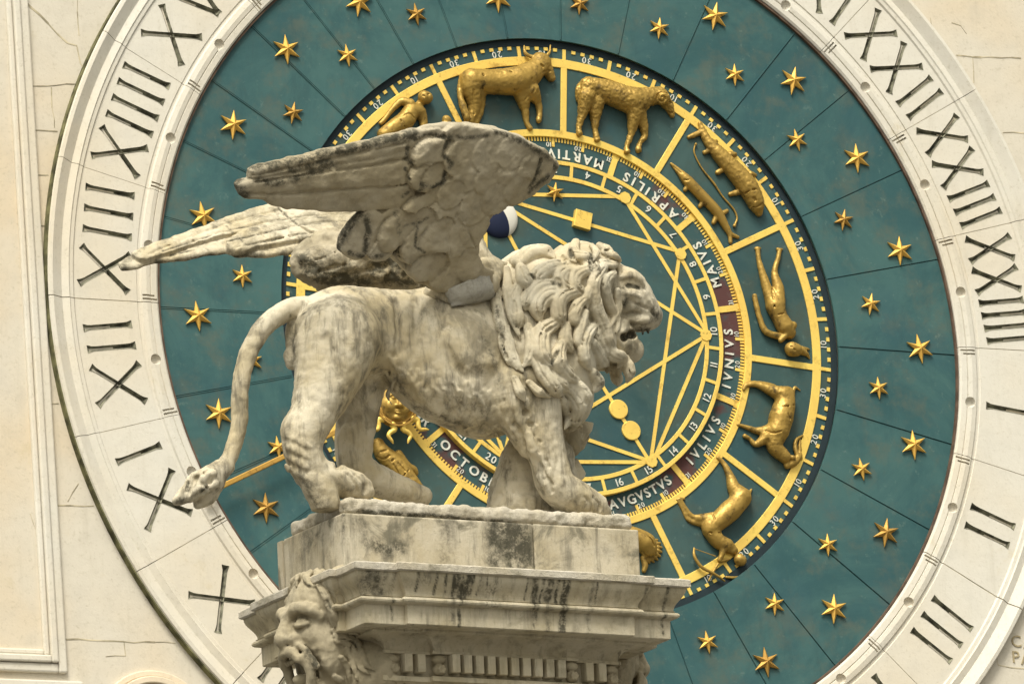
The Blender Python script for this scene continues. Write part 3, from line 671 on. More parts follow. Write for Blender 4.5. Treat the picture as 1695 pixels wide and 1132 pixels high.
r = Relief(1040, 740, Z, (-180, 480, 250, 850), B0); r.limb([(-120, 540, 40), (-40, 570, 55), (40, 600, 66), (110, 640, 74), (135, 680, 60)], .02)
for k in range(9): a = R(-70 + k * 20); r.limb([(130 + 66 * math.cos(a), 680 + 70 * math.sin(a), 16), (140 + 82 * math.cos(a), 685 + 86 * math.sin(a), 9)], .004)
r.limb([(100, 740, 20), (112, 790, 22), (105, 825, 16)], .01); r.limb([(-130, 520, 22), (-160, 600, 16)], .01); r.crease([(60, 560), (130, 590), (175, 660)], 7); r.crease([(90, 700), (130, 730), (180, 720)], 6); r.done('scorpion', 'gilded scorpion relief half hidden behind the pedestal', wheel)
r = Relief(530, 40, Z, (380, 420, 900, 800), B0); r.limb([(430, 740, 50), (500, 690, 58), (570, 645, 64), (605, 590, 56), (640, 585, 50)], .03); r.limb([(645, 560, 28), (690, 510, 24)], .02); r.limb([(698, 490, 45), (712, 494, 43)], .02, lift=.9)
r.limb([(600, 535, 36), (540, 520, 27), (475, 580, 19), (430, 640, 16), (405, 665, 14)], .012, lift=1); r.limb([(670, 590, 40), (690, 650, 30), (690, 720, 26)], .02)
r.limb([(845, 640, 30), (850, 645, 30)], .01, lift=.8); r.limb([(840, 690, 40), (820, 760, 46)], .02); r.crease([(560, 610), (600, 600), (630, 630)], 6); r.crease([(540, 640), (570, 690), (620, 670)], 6); r.crease([(690, 480), (697, 484)], 7); r.crease([(722, 472), (728, 470)], 7); r.rough(.003, .02, 8)
r.done('twins', 'gilded relief of nude twins half hidden by the stone wing', wheel)
Zs = 280 / 1321
r = Relief(560, 620, Zs, (230, 460, 740, 1050), B0); r.limb([(310, 540, 48), (345, 610, 66), (400, 660, 74), (470, 745, 84), (550, 850, 86), (640, 970, 74)], .03); r.limb([(470, 620, 34), (530, 700, 30), (590, 740, 28), (605, 770, 22)], .012, lift=1.2)
for a in ([(370, 720), (430, 660)], [(440, 850), (500, 800), (550, 745)], [(400, 740), (450, 820)], [(430, 700), (480, 790)], [(470, 690), (520, 750)], [(520, 840), (580, 930)], [(560, 830), (630, 920)], [(480, 850), (540, 960)], [(300, 640), (350, 660), (400, 630)], [(330, 600), (380, 590)]): r.crease(a, 7)
r.rough(.004, .025, 6); r.done('maiden', 'gilded robed maiden relief half hidden behind the stone leg', wheel)

# ================================================================ the clock hand with its sun face
hand = thing('clock_hand', 'gilded clock hand with a sun face at the hub end and a trefoil tip', 'clock hand', (0, 0, 0))
HYY = -.055
sp_ = at(655, 667, HYY)
r = Relief(560, 620, Zs, (200, -60, 760, 600), HYY, .005)
c0 = r.w(452, 238)
r.ell(c0 + [0, .005, 0], (.128, .060, .140), .01)
def fc(u, w_, up=.0): return c0 + np.array([u, -.055 - up, w_])
a0 = R(-8); ca, sa = math.cos(a0), math.sin(a0)
def fr2(u, w_, up=0.0):
    rr = 1 - (u / .135) ** 2 - (w_ / .145) ** 2; return c0 + np.array([u * ca - w_ * sa, -.060 * math.sqrt(max(.05, rr)) - up, u * sa + w_ * ca])
r.chain([fr2(0, .045), fr2(0, .0, .012), fr2(0, -.022, .02)], [.010, .013, .019], .015); r.ell(fr2(-.017, -.022, .005), (.011, .012, .010), .006); r.ell(fr2(.017, -.022, .005), (.011, .012, .010), .006)
for sg in (-1, 1):
    r.chain([fr2(sg * .015, .046), fr2(sg * .045, .058, .004), fr2(sg * .075, .040)], [.008, .009, .006], .012); r.ell(fr2(sg * .043, .032, -.002), (.018, .010, .010), .004); r.ell(fr2(sg * .055, -.025, -.01), (.035, .02, .035), .03)
r.chain([fr2(-.034, -.060), fr2(0, -.057, .006), fr2(.034, -.060)], [.004, .009, .004], .006); r.chain([fr2(-.028, -.070), fr2(0, -.075, .006), fr2(.028, -.070)], [.004, .010, .004], .006); r.ell(fr2(0, -.105, -.002), (.026, .016, .018), .02)
r.chain([fr2(-.034, -.065, .004), fr2(0, -.066, .012), fr2(.034, -.065, .004)], .0028, .003, 'cut')
face = r.done('sun_face', 'gilded sun face with closed lips', hand)
m = MB()
for r0_, r1_, y0_ in ((.138, .150, -.02), (.158, .172, -.03)):
    n = 48; v = []
    for k in range(n):
        a = 2 * math.pi * k / n; v += [(sp_[0] + r_ * .97 * math.cos(a) - .004, HYY + y_, sp_[2] + r_ * 1.03 * math.sin(a)) for r_, y_ in ((r0_, y0_), (r1_, y0_), (r1_, .02), (r0_, .02))]
    m.add(v, [(4 * k + j, 4 * k + (j + 1) % 4, 4 * ((k + 1) % n) + (j + 1) % 4, 4 * ((k + 1) % n) + j) for k in range(n) for j in range(4)])
n = 48; m.prism([(sp_[0] + .165 * .97 * math.cos(2 * math.pi * k / n) - .004, sp_[2] + .165 * 1.03 * math.sin(2 * math.pi * k / n)) for k in range(n)], HYY + .005, HYY + .02)
m.build('face_rim', M['oldgold'], hand)
for k in range(12):
    a = R(k * 30 - 12); er = np.array([math.cos(a), math.sin(a)]); et = np.array([-er[1], er[0]]); q0 = np.array([sp_[0], sp_[2]])
    pts = []; sg = 1 if k % 2 else -1
    for d_, o_ in ((.165, 0), (.195, .018 * sg), (.225, -.010 * sg), (.255, -.020 * sg), (.28, .006 * sg), (.30, .022 * sg)): e = q0 + er * d_ + et * o_; pts.append((e[0], HYY + .0, e[1]))
    P = np.array(pts); rr = Sculpt(P.min(0) - .04, P.max(0) + .04, .0055); rr.chain(P, [.026, .020, .018, .015, .012, .006], .004); link('ray', rr.mesh('ray'), M['gold'], hand, True)
tp = at(352, 812, HYY); m = MB(); m.bar((tp[0], tp[2]), (sp_[0], sp_[2]), .038, HYY - .012, HYY + .012); m.build('hand_rod', m_gold('rusty_gilding', (.46, .27, .06), (.13, .07, .025), 1.0, 9, .4), hand, False, .006)
P = [at(x, y, HYY) for x, y in ((354, 808), (346, 818), (355, 824), (348, 828), (342, 824))]; P = np.array(P); rr = Sculpt(P.min(0) - .06, P.max(0) + .06, .005)
for p in P: rr.ell(p, (.020, .02, .020), .006)
rr.chain([P[0], at(357, 803, HYY)], .014, .006); rr.rough(.01, .015, 3); link('trefoil_tip', rr.mesh('trefoil_tip'), M['gold'], hand, True)
# ================================================================ old marble of the column and the lion
def m_marble(name, base, warm, grey, crust=(.035, .033, .022), streak=.5, patch=.5, dark=.35, seed=0, bumpy=.35, drip=0.0):
    t = NT(name)
    c = t.mix(t.ramp(t.noise(3.0, 5, .6, loc=(seed, 0, 0)), .36, .66), base, warm)
    c = t.mix(t.mul(t.ramp(t.noise(4.5, 7, .68, loc=(3, seed, 0), dist=.6), .50, .64), patch), c, grey)
    c = t.mix(t.mul(t.ramp(t.noise(15, 6, .7, sc=(1, 1, .16), loc=(seed, 1, 2)), .46, .70), streak), c, tuple(.55 * x + .02 for x in grey))
    c = t.mix(t.mul(t.ramp(t.noise(2.6, 8, .72, loc=(seed, 7, 3), dist=1.2), .60, .70), dark), c, crust)
    c = t.mix(t.mul(t.ramp(t.noise(55, 5, .75, loc=(seed, 2, 2)), .56, .78), .45), c, tuple(.4 * x for x in grey))
    c = t.mix(t.mul(t.ramp(t.noise(9, 6, .7, loc=(seed, 5, 9)), .60, .74), .55), c, tuple(min(.8, x * 1.18) for x in base))
    if drip:
        d = t.ramp(t.noise(9, 4, .75, sc=(1.6, 1.6, .05), loc=(seed + 2, 0, 0)), .565, .64); c = t.mix(t.mul(t.mul(d, t.ramp(t.noise(2.1, 2, .5, loc=(seed, 4, 1)), .44, .60)), drip), c, crust)
    st = t.attr('stain_shade'); e = t.mul(st, t.ramp(t.noise(19, 8, .8), .30, .68, .10, 1.5)); c = t.mix(t.ramp(e, .04, .95, 0, .90), c, tuple(x * 1.15 for x in crust))
    nb = t.bump(t.noise(75, 3, .6, sc=(1, 1, .07), loc=(seed, 3, 3)), bumpy * .6, .005, t.bump(t.noise(70, 5, .7), bumpy, .005, t.bump(t.noise(13, 6, .7), bumpy, .014)))
    return t.out(c, .82, 0, nb, .25)
M['lion'] = m_marble('weathered_marble', (.56, .505, .385), (.43, .36, .225), (.185, .16, .105), streak=.85, patch=.60, dark=.22)
M['wing'] = m_marble('darker_marble', (.42, .37, .27), (.35, .295, .19), (.23, .20, .135), streak=.25, patch=.5, dark=.18, seed=4)  # darker marble mix for the near wing and the far wing's root
M['mane'] = m_marble('washed_marble', (.58, .53, .41), (.48, .41, .275), (.29, .255, .175), streak=.35, patch=.45, dark=.10, seed=9)
M['pedestal'] = m_marble('blotched_marble', (.50, .45, .345), (.40, .345, .235), (.17, .155, .11), streak=.65, patch=.95, dark=.45, seed=2, drip=.55)
M['slab'] = m_marble('lichen_slab', (.50, .46, .38), (.42, .37, .27), (.22, .20, .14), streak=.2, patch=.7, dark=.45, seed=6, bumpy=.8)
M['capital'] = m_marble('capital_marble', (.52, .465, .345), (.42, .36, .235), (.25, .22, .145), streak=.50, patch=.45, dark=.12, seed=11, drip=.6)
M['mask'] = m_marble('mask_marble', (.38, .33, .23), (.30, .255, .165), (.19, .165, .105), streak=.40, patch=.5, dark=.2, seed=13)
M['lead'] = m_marble('grey_lead', (.40, .38, .325), (.34, .32, .265), (.23, .215, .17), streak=.5, patch=.7, dark=.2, seed=17, bumpy=1.0)
M['moss'] = m_plain('dark_moss', (.030, .038, .012), .95, 0, .5, 30)

# the column's own frame: slightly turned and leaning, origin on the centre of the abacus
EX = np.array([0.99855093, 0.0536561, 0.00413152]); EY = np.array([-0.05381492, 0.99560382, 0.07666149]); EZ = np.array([0.0, -0.07677274, 0.99704862]); CO = np.array([-9.144, -18.5, -7.437])
FR = np.eye(4); FR[:3, 0], FR[:3, 1], FR[:3, 2], FR[:3, 3] = EX, EY, EZ, CO
MF = Matrix([list(map(float, r_)) for r_ in FR])
def L(px, py, ly):
    d = CAM_F + ((px - 847.5) / FPX) * CAM_R - ((py - 566.0) / FPX) * CAM_U; Q = FR[:3, :3].T; o = Q @ (CAM_POS - CO); d = Q @ d
    return o + d * ((ly - o[1]) / d[1])
column = thing('column', 'weathered stone column with a dentilled capital, grotesque masks and a blotched pedestal', 'column', mat=MF)
HX, HY_ = .9125, .667
def plan(i, proj, w_=.215):
    x, y = HX - i, HY_ - i; p = proj
    return [(-x, -y), (-x + w_, -y), (-x + w_, -y - p), (x - w_, -y - p), (x - w_, -y), (x, -y), (x, -y + w_), (x + p, -y + w_), (x + p, y - w_), (x, y - w_), (x, y), (x - w_, y), (x - w_, y + p), (-x + w_, y + p), (-x + w_, y), (-x, y), (-x, y - w_), (-x - p, y - w_), (-x - p, -y + w_), (-x, -y + w_)]
def loft(name, prof, mat, proj=.035, sub=10, bevel=0.004, jag=0.0, wid=.215, step=.045):
    """Stacked outlines: prof = (inset, z). Long sides are cut into short lengths so that chipped edges can be uneven."""
    rings = []; rs = np.random.RandomState(5)
    for i, z in prof:
        P = plan(i, proj, wid); ring = []
        for a, b_ in zip(P, P[1:] + P[:1]):
            n = max(1, int(np.hypot(b_[0] - a[0], b_[1] - a[1]) / .045))
            for k in range(n): ring.append((a[0] + (b_[0] - a[0]) * k / n, a[1] + (b_[1] - a[1]) * k / n, z))
        rings.append(ring)
    n = min(map(len, rings))
    # equal counts: build every ring from the first ring's division
    P0 = plan(prof[0][0], proj, wid); cnt = [max(1, int(np.hypot(b_[0] - a[0], b_[1] - a[1]) / step)) for a, b_ in zip(P0, P0[1:] + P0[:1])]; rings = []
    for i, z in prof:
        P = plan(i, proj, wid); ring = []
        for (a, b_), c_ in zip(zip(P, P[1:] + P[:1]), cnt): ring += [(a[0] + (b_[0] - a[0]) * k / c_, a[1] + (b_[1] - a[1]) * k / c_, z + jag * (rs.rand() - .5)) for k in range(c_)]
        rings.append(ring)
    m = len(rings[0]); v = [p for r_ in rings for p in r_]
    f = [(q * m + k, q * m + (k + 1) % m, (q + 1) * m + (k + 1) % m, (q + 1) * m + k) for q in range(len(rings) - 1) for k in range(m)]
    f += [tuple(range(m - 1, -1, -1)), tuple((len(rings) - 1) * m + k for k in range(m))]
    mb = MB(); mb.add(v, f); o = mb.build(name, mat, column, False, bevel); return o
def arcprof(i0, z0, i1, z1, n, kind):
    out = []
    for k in range(n + 1):
        t_ = k / n
        if kind == 'cyma': s_ = .5 - .5 * math.cos(math.pi * t_); out.append((i0 + (i1 - i0) * s_, z0 + (z1 - z0) * t_))
        elif kind == 'ovolo': a = t_ * math.pi / 2; out.append((i0 + (i1 - i0) * (1 - math.cos(a)), z0 + (z1 - z0) * math.sin(a)))
        elif kind == 'cavetto': a = t_ * math.pi / 2; out.append((i0 + (i1 - i0) * math.sin(a), z0 + (z1 - z0) * (1 - math.cos(a))))
        elif kind == 'torus': a = math.pi * t_; out.append((i0 - .022 * math.sin(a), z0 + (z1 - z0) * (1 - math.cos(a)) / 2))
    return out
loft('abacus_slab', [(.006, .0), (.0, -.006), (.0, -.036), (.008, -.042)], M['slab'], bevel=.003, jag=.003)
CP = [(.015, -.042)] + arcprof(.018, -.046, .068, -.150, 10, 'cyma') + [(.060, -.153)] + arcprof(.066, -.158, .066, -.190, 6, 'torus') + [(.080, -.194), (.081, -.215), (.0815, -.24), (.082, -.262), (.082, -.285), (.088, -.290), (.12, -.290)]
cor = loft('cornice', CP, M['capital'], bevel=.0, step=.010)
def drip(px, z1, r, k, wob=.006):
    P = []; x = L(px, 955, -HY_)[0]; pr = .035 if abs(x) < HX - .225 else 0
    for z in np.arange(-.044, z1 - .001, -.012):
        i_ = np.interp(-z, [-q_[1] for q_ in CP], [q_[0] for q_ in CP]); x += random.uniform(-wob, wob) * .5; P.append((x, -(HY_ - i_) - pr, z))
    return (np.array(P), r, k)
DR = [drip(x, z, r, k) for x, z, r, k in ((612, -.13, .05, .62), (630, -.14, .045, .6), (657, -.28, .010, .8), (690, -.13, .008, .9), (702, -.12, .006, .7), (722, -.15, .007, .9), (738, -.14, .007, .9), (750, -.15, .009, 1.), (757, -.14, .018, .8), (765, -.29, .009, 1.), (771, -.15, .018, .95), (781, -.15, .008, .9), (793, -.13, .006, .8), (806, -.15, .005, .8), (752, -.28, .014, .55),
     (872, -.15, .006, .8), (882, -.28, .007, .9), (888, -.25, .010, .9), (898, -.16, .008, .9), (906, -.15, .020, .9), (914, -.15, .007, .9), (922, -.16, .009, 1.), (931, -.29, .010, 1.), (938, -.29, .014, 1.), (912, -.29, .022, .5), (985, -.16, .006, .8), (980, -.29, .014, .5), (1068, -.16, .008, .7), (1108, -.27, .009, .9), (640, -.15, .02, .7), (850, -.29, .012, .35), (700, -.28, .010, .35))]
cv_ = np.array([v.co[:] for v in cor.data.vertices]); paint(cor.data, cv_, 'stain_shade', DR)
loft('bed_moulding', [(.17, -.285), (.17, -.300)] + arcprof(.175, -.303, .275, -.372, 8, 'cavetto') + [(.266, -.374), (.266, -.390), (.290, -.392), (.290, -.500), (.255, -.502), (.255, -.525)] + arcprof(.255, -.527, .32, -.62, 6, 'cavetto') + [(.32, -.74), (.36, -.785)], M['capital'], bevel=.0025, wid=.25)
def dentil(x, y, wd, rot=0, egg=False):
    mb = MB(); h0, h1, dp = -.393, -.484, .062
    mb.add([(x - wd / 2, y - dp, h1), (x + wd / 2, y - dp, h1), (x + wd / 2, y, h1), (x - wd / 2, y, h1), (x - wd / 2, y - dp, h0), (x + wd / 2, y - dp, h0), (x + wd / 2, y, h0), (x - wd / 2, y, h0)],
           [(0, 1, 2, 3), (7, 6, 5, 4), (0, 4, 5, 1), (1, 5, 6, 2), (2, 6, 7, 3), (3, 7, 4, 0)]); return mb
yf = -(HY_ - .290); yp = yf - .035
xs = HX - .290 - .25
n_d = 10
for k in range(n_d):
    x = -xs + .085 + (2 * xs - .17) * k / (n_d - 1); dentil(x, yp + .002, .043).build('dentil', M['capital'], column, False, .004)
for sg in (-1, 1):
    for dx in (.085, .155): dentil(sg * (xs + dx), yf + .002, .042).build('dentil', M['capital'], column, False, .004)
    for dx in (-.012, .222):
        s_ = Sculpt((sg * (xs + dx) - .05, yp - .06, -.53), (sg * (xs + dx) + .05, yf + .03, -.37), .005)
        cx_, cy_ = sg * (xs + dx), (yp if dx < .1 else yf) - .012
        s_.ell((cx_, cy_, -.468), (.032, .034, .030), .004); s_.ell((cx_, cy_ + .004, -.418), (.036, .034, .024), .004)
        for q in range(6): a = q * math.pi / 3; s_.ell((cx_ + .016 * math.cos(a), cy_ - .032, -.468 + .016 * math.sin(a)), (.009, .008, .009), .003)
        link('rosette', s_.mesh('rosette'), M['mask'], column, True)
for k in range(9):
    for sg in (-1, 1):
        y = -.30 + .075 * k; mb = MB(); x0, x1 = sg * (HX - .290 + .0), sg * (HX - .290 + .048)
        mb.add([(min(x0, x1), y - .021, -.496), (max(x0, x1), y - .021, -.496), (max(x0, x1), y + .021, -.496), (min(x0, x1), y + .021, -.496), (min(x0, x1), y - .021, -.393), (max(x0, x1), y - .021, -.393), (max(x0, x1), y + .021, -.393), (min(x0, x1), y + .021, -.393)],
               [(0, 1, 2, 3), (7, 6, 5, 4), (0, 4, 5, 1), (1, 5, 6, 2), (2, 6, 7, 3), (3, 7, 4, 0)]); mb.build('dentil', M['capital'], column, False, .004)
def turned(name, prof, mat, n=64):
    v = [(r_ * math.cos(2 * math.pi * k / n), r_ * math.sin(2 * math.pi * k / n), z) for r_, z in prof for k in range(n)]
    f = [(q * n + k, q * n + (k + 1) % n, (q + 1) * n + (k + 1) % n, (q + 1) * n + k) for q in range(len(prof) - 1) for k in range(n)]; f += [tuple(range(n - 1, -1, -1)), tuple((len(prof) - 1) * n + k for k in range(n))]
    mb = MB(); mb.add(v, f); return mb.build(name, mat, column, True)
turned('bell', [(.50, -.775), (.44, -.95), (.42, -1.15), (.46, -1.18), (.46, -1.24), (.42, -1.26)], M['capital'])
turned('shaft', [(.415, -1.255), (.43, -3), (.46, -7), (.48, -13.3), (.58, -13.4), (.62, -13.7), (.75, -13.8), (.75, -14.3)], M['capital'])
# pedestal blocks under the lion, one of them set back at the far end
def block(name, x0, x1, y0, y1, z0, z1, mat):
    nx, ny, nz = [max(1, int((b_ - a) / .05)) for a, b_ in ((x0, x1), (y0, y1), (z0, z1))]
    bm = bmesh.new(); bmesh.ops.create_cube(bm, size=1); bmesh.ops.subdivide_edges(bm, edges=bm.edges[:], cuts=28, use_grid_fill=True)
    for v in bm.verts: v.co = Vector((x0 + (v.co.x + .5) * (x1 - x0), y0 + (v.co.y + .5) * (y1 - y0), z0 + (v.co.z + .5) * (z1 - z0)))
    me = bpy.data.meshes.new(name); bm.to_mesh(me); bm.free(); o = link(name, me, mat, column)
    b = o.modifiers.new('bevel', 'BEVEL'); b.width = .010; b.segments = 3; b.limit_method = 'ANGLE'; return o
xj = L(884, 900, -.34)[0]
block('pedestal_block', -.81, xj - .002, -.34, .34, .0, .305, M['pedestal']); block('pedestal_block', xj + .002, .81, -.338, .34, .0, .307, M['pedestal'])
block('pedestal_block', -.815, -.30, .345, .40, .0, .30, M['pedestal'])
PS = lambda pts, r, k: (np.array([L(x, y, -.34) for x, y in pts]), r, k)
for o in [o_ for o_ in column.children if o_.name.startswith('pedestal_block')]:
    pv = np.array([v.co[:] for v in o.data.vertices])
    paint(o.data, pv, 'stain_shade', [PS([(830, 850), (845, 890), (850, 925)], .085, .85), PS([(862, 850), (872, 925)], .045, .9), PS([(815, 850), (817, 930)], .035, .8), PS([(622, 900), (640, 912), (660, 905)], .04, .75), PS([(600, 860), (605, 900)], .03, .5), PS([(740, 870), (735, 925)], .05, .45), PS([(1030, 880), (1035, 930)], .05, .3), PS([(990, 905), (1010, 915)], .04, .35), PS([(567, 850), (565, 925)], .010, .8), (np.array([(-.81, -.30, .3), (-.81, -.05, .0)]), .05, .35), (np.array([(-.81, .1, .3), (-.81, .1, .0)]), .10, .4)])
# moss in the ledge
sm_ = Sculpt((-.95, -.45, -.03), (-.5, .2, .06), .008)
for k in range(40):
    x, y = random.uniform(-.84, -.80), random.uniform(-.40, .0); sm_.ell((x, y, .004), (random.uniform(.015, .04), random.uniform(.015, .04), random.uniform(.006, .018)), .006)
mo = link('moss', sm_.mesh('moss'), M['moss'], column, True); mo['kind'] = 'stuff'

# ---------------------------------------------------------------- grotesque masks at the middle of the capital's ends
YM = -.13
class Scaled(Sculpt):
    on = True; sc = 1.07; ct = np.array([-.83, YM, -.30])
    def ell(s, c, r, *a, **k):
        if s.on: c = s.ct + (np.array(c) - s.ct) * s.sc; r = np.array(r) * s.sc
        Sculpt.ell(s, c, r, *a, **k)
    def chain(s, pts, rad, *a, **k):
        if s.on: pts = s.ct + (np.array(pts, float) - s.ct) * s.sc; rad = np.asarray(rad, float) * s.sc
        Sculpt.chain(s, pts, rad, *a, **k)
def make_mask():
    s = Scaled((-1.34, -.62, -.78), (-.55, .40, .10), .0058, FR)
    q = lambda zx, zy: (440 + zx * .17844, 930 + zy * .17844)
    def P(zx, zy, y): return L(*q(zx, zy), y)
    ctr = np.array([-.80, YM, -.24]); U = 240 / 1345 / 320.
    # skull, jaw, cheeks
    s.ell((-.80, YM, -.13), (.20, .185, .16), .05); s.ell((-.83, YM, -.27), (.17, .165, .17), .06); s.ell((-.76, YM, -.43), (.15, .145, .14), .06)
    for sg in (-1, 1): s.ell((-.90, YM + sg * .085, -.285), (.07, .06, .065), .04); s.ell((-.86, YM + sg * .125, -.37), (.06, .045, .10), .05)
    # brow, nose
    for sg in (-1, 1): s.chain([(-1.005, YM + sg * .025, -.185), (-1.005, YM + sg * .07, -.165), (-.97, YM + sg * .125, -.175), (-.92, YM + sg * .155, -.215)], [.026, .030, .028, .018], .02)
    s.chain([(-.99, YM, -.18), (-1.015, YM, -.235), (-1.03, YM, -.295)], [.034, .038, .050], .03); 
    for sg in (-1, 1): s.ell((-1.00, YM + sg * .046, -.300), (.036, .032, .030), .012); s.ell((-1.025, YM + sg * .034, -.332), (.018, .014, .014), .004, mode='cut')
    # eyes: deep narrowed sockets with a lid
    for sg in (-1, 1): s.ell((-1.00, YM + sg * .078, -.222), (.045, .042, .022), .012, mode='cut'); s.ell((-.975, YM + sg * .078, -.226), (.030, .034, .022), .004); s.chain([(-1.0, YM + sg * .042, -.232), (-1.0, YM + sg * .08, -.246), (-.965, YM + sg * .118, -.238)], .010, .006)
    # upper lip folds from the nose to the jaw, wide open shouting mouth, tongue and teeth
    s.chain([(-1.0, YM - .085, -.40), (-1.02, YM - .045, -.365), (-1.03, YM, -.36), (-1.02, YM + .045, -.365), (-1.0, YM + .085, -.40)], [.020, .024, .024, .024, .020], .02)
    s.chain([(-.98, YM - .10, -.40), (-.955, YM - .105, -.47), (-.945, YM - .07, -.535), (-.95, YM, -.56), (-.945, YM + .07, -.535), (-.955, YM + .105, -.47), (-.98, YM + .10, -.40)], .024, .03)
    s.ell((-.86, YM, -.56), (.11, .10, .05), .05)
    s.ell((-1.0, YM, -.455), (.16, .072, .070), .012, mode='cut'); s.ell((-.925, YM, -.485), (.07, .045, .038), .01)
    for k in range(-2, 3): s.ell((-1.0, YM + k * .022, -.395), (.012, .0095, .016), .002)
    for sg in (-1, 1):
        s.chain([(-1.0, YM + sg * .05, -.32), (-.98, YM + sg * .105, -.36), (-.94, YM + sg * .14, -.44)], [.014, .018, .014], .015)
        s.chain([(-.955, YM + sg * .128, -.33), (-.93, YM + sg * .155, -.40), (-.90, YM + sg * .155, -.48)], .006, .006, 'cut')
        # ear
        s.chain([(-.80, YM + sg * .195, -.20), (-.775, YM + sg * .215, -.175), (-.745, YM + sg * .215, -.20), (-.755, YM + sg * .205, -.26), (-.79, YM + sg * .195, -.275)], .016, .006)
    # forehead wrinkles
    for z in (-.105, -.125, -.148): s.chain([(-1.02, YM - .10, z - .02), (-1.04, YM - .04, z + .004), (-1.02, YM, z - .006), (-1.04, YM + .04, z + .004), (-1.02, YM + .10, z - .02)], .0, .0) if False else None
    for k, zz in enumerate((318, 352, 388)):
        T, _ = s.trace([q(x, zz + (14 if k == 2 else 0) * math.sin(x / 60) - (x - 100) * .10) for x in range(95, 400, 40)])
        if T is not None: s.chain(T, .0075, .006, 'cut')
    body = s
    # hair: a shaggy mass behind the head, and locks laid over brow, temple and cheek after the photograph
    s.ell((-.64, YM, -.46), (.16, .27, .19), .03)
    for sg in (-1, 1): s.ell((-.80, YM + sg * .17, -.12), (.12, .07, .15), .03)
    s.on = False; core_ = s.D.copy()
    LK = [([(365, 125), (315, 170), (290, 235)], 26), ([(325, 128), (272, 170), (242, 245)], 26), ([(285, 138), (232, 180), (200, 255)], 24), ([(242, 155), (192, 200), (160, 272)], 24), ([(200, 178), (152, 212), (130, 285)], 22), ([(150, 200), (112, 242), (98, 305)], 20),
          ([(420, 110), (385, 150), (405, 205), (470, 225)], 34), ([(480, 100), (500, 180), (555, 270), (600, 340)], 34), ([(530, 90), (565, 170), (640, 260), (690, 350), (745, 440)], 30), ([(455, 150), (520, 235), (570, 325), (620, 420), (640, 500), (690, 605)], 32),
          ([(545, 110), (605, 205), (680, 300), (730, 385), (752, 480), (740, 565)], 28), ([(560, 335), (605, 425), (655, 520), (690, 600), (745, 585)], 28), ([(600, 470), (630, 560), (700, 630)], 26),
          ([(620, 640), (720, 645), (830, 645), (900, 705), (945, 790)], 28), ([(640, 685), (740, 695), (825, 725), (880, 800), (930, 905)], 30), ([(660, 730), (755, 765), (820, 845), (850, 940), (935, 965)], 30), ([(705, 650), (820, 622), (920, 592), (1000, 565)], 18),
          ([(750, 810), (800, 900), (830, 1000), (850, 1090)], 30), ([(790, 780), (855, 880), (885, 980), (965, 1045)], 30), ([(840, 760), (900, 860), (940, 960), (1010, 1010)], 24), ([(700, 880), (745, 960), (770, 1050), (780, 1130)], 28), ([(640, 1050), (690, 1085), (720, 1140)], 30),
          ([(62, 255), (30, 330), (20, 400), (50, 475)], 26), ([(40, 290), (2, 360), (10, 435)], 22), ([(80, 230), (40, 280), (10, 300)], 22)]
    for pts, r0 in LK:
        keep = s.D; s.D = core_; T, n_ = s.trace([q(*p) for p in pts]); s.D = keep
        if T is None: continue
        m = len(T); rr = np.interp(np.arange(m), [0, (m - 1) * .5, m - 1], [r0 * .8, r0, r0 * .35]) * .17844 / 320 * 1.15
        T = T + n_ * .006 + n_ * (rr[:, None] * .25)
        tt = np.gradient(T, axis=0); tt /= np.linalg.norm(tt, axis=1)[:, None] + 1e-9; bb = np.cross(tt, n_)
        for mir in (1, -1):
            Q = T.copy(); nn = n_.copy(); B = bb.copy()
            if mir < 0: Q[:, 1] = 2 * YM - Q[:, 1]; nn[1] *= -1; B[:, 1] *= -1
            s.chain(Q, rr, .003, flat=.9, nrm=nn, n=5)
            for o_ in (-.4, .35): s.chain(Q + B * rr[:, None] * o_ + nn * rr[:, None] * .85, np.maximum(rr * .16, .0035), .003, 'cut', n=5)
    for k in range(9): y = YM + (k - 4) * .035; s.chain([(-.90 + abs(k - 4) * .02, y, -.57), (-.86 + abs(k - 4) * .02, y * 1.02, -.63), (-.80, y, -.70)], [.022, .024, .010], .005)
    s.rough(.008, .03, 11); return s
sk = make_mask(); me = sk.mesh('mask')
V = sk.V; q = lambda zx, zy: (440 + zx * .17844, 930 + zy * .17844)
tr = lambda pts: sk.trace([q(*p) for p in pts])[0]
paint(me, V, 'stain_shade', [(tr([(60, 260), (40, 400), (60, 450)]), .03, .8), (tr([(300, 170), (380, 200), (560, 300), (600, 420)]), .008, .7), (tr([(400, 840), (470, 960)]), .03, .9), (tr([(330, 530), (400, 510)]), .012, .6)])  # darker strokes over hair edges, open mouth and near eye
mk = link('mask', me, M['mask'], column, True); mk['label'] = 'carved shouting face with furrowed brow and shaggy hair'
mk2 = mk.copy(); C.objects.link(mk2); mk2.parent = column; mk2.rotation_euler = (0, 0, math.pi); mk2.location = (-.02, 0.0, .0); mk2['label'] = 'carved shaggy head seen only as a ragged edge'
# ================================================================ the winged lion
lion = thing('winged_lion_statue', 'weathered white marble winged lion standing in profile on top of the column', 'statue', mat=MF)
def LP(p): return L(p[0], p[1], p[2])
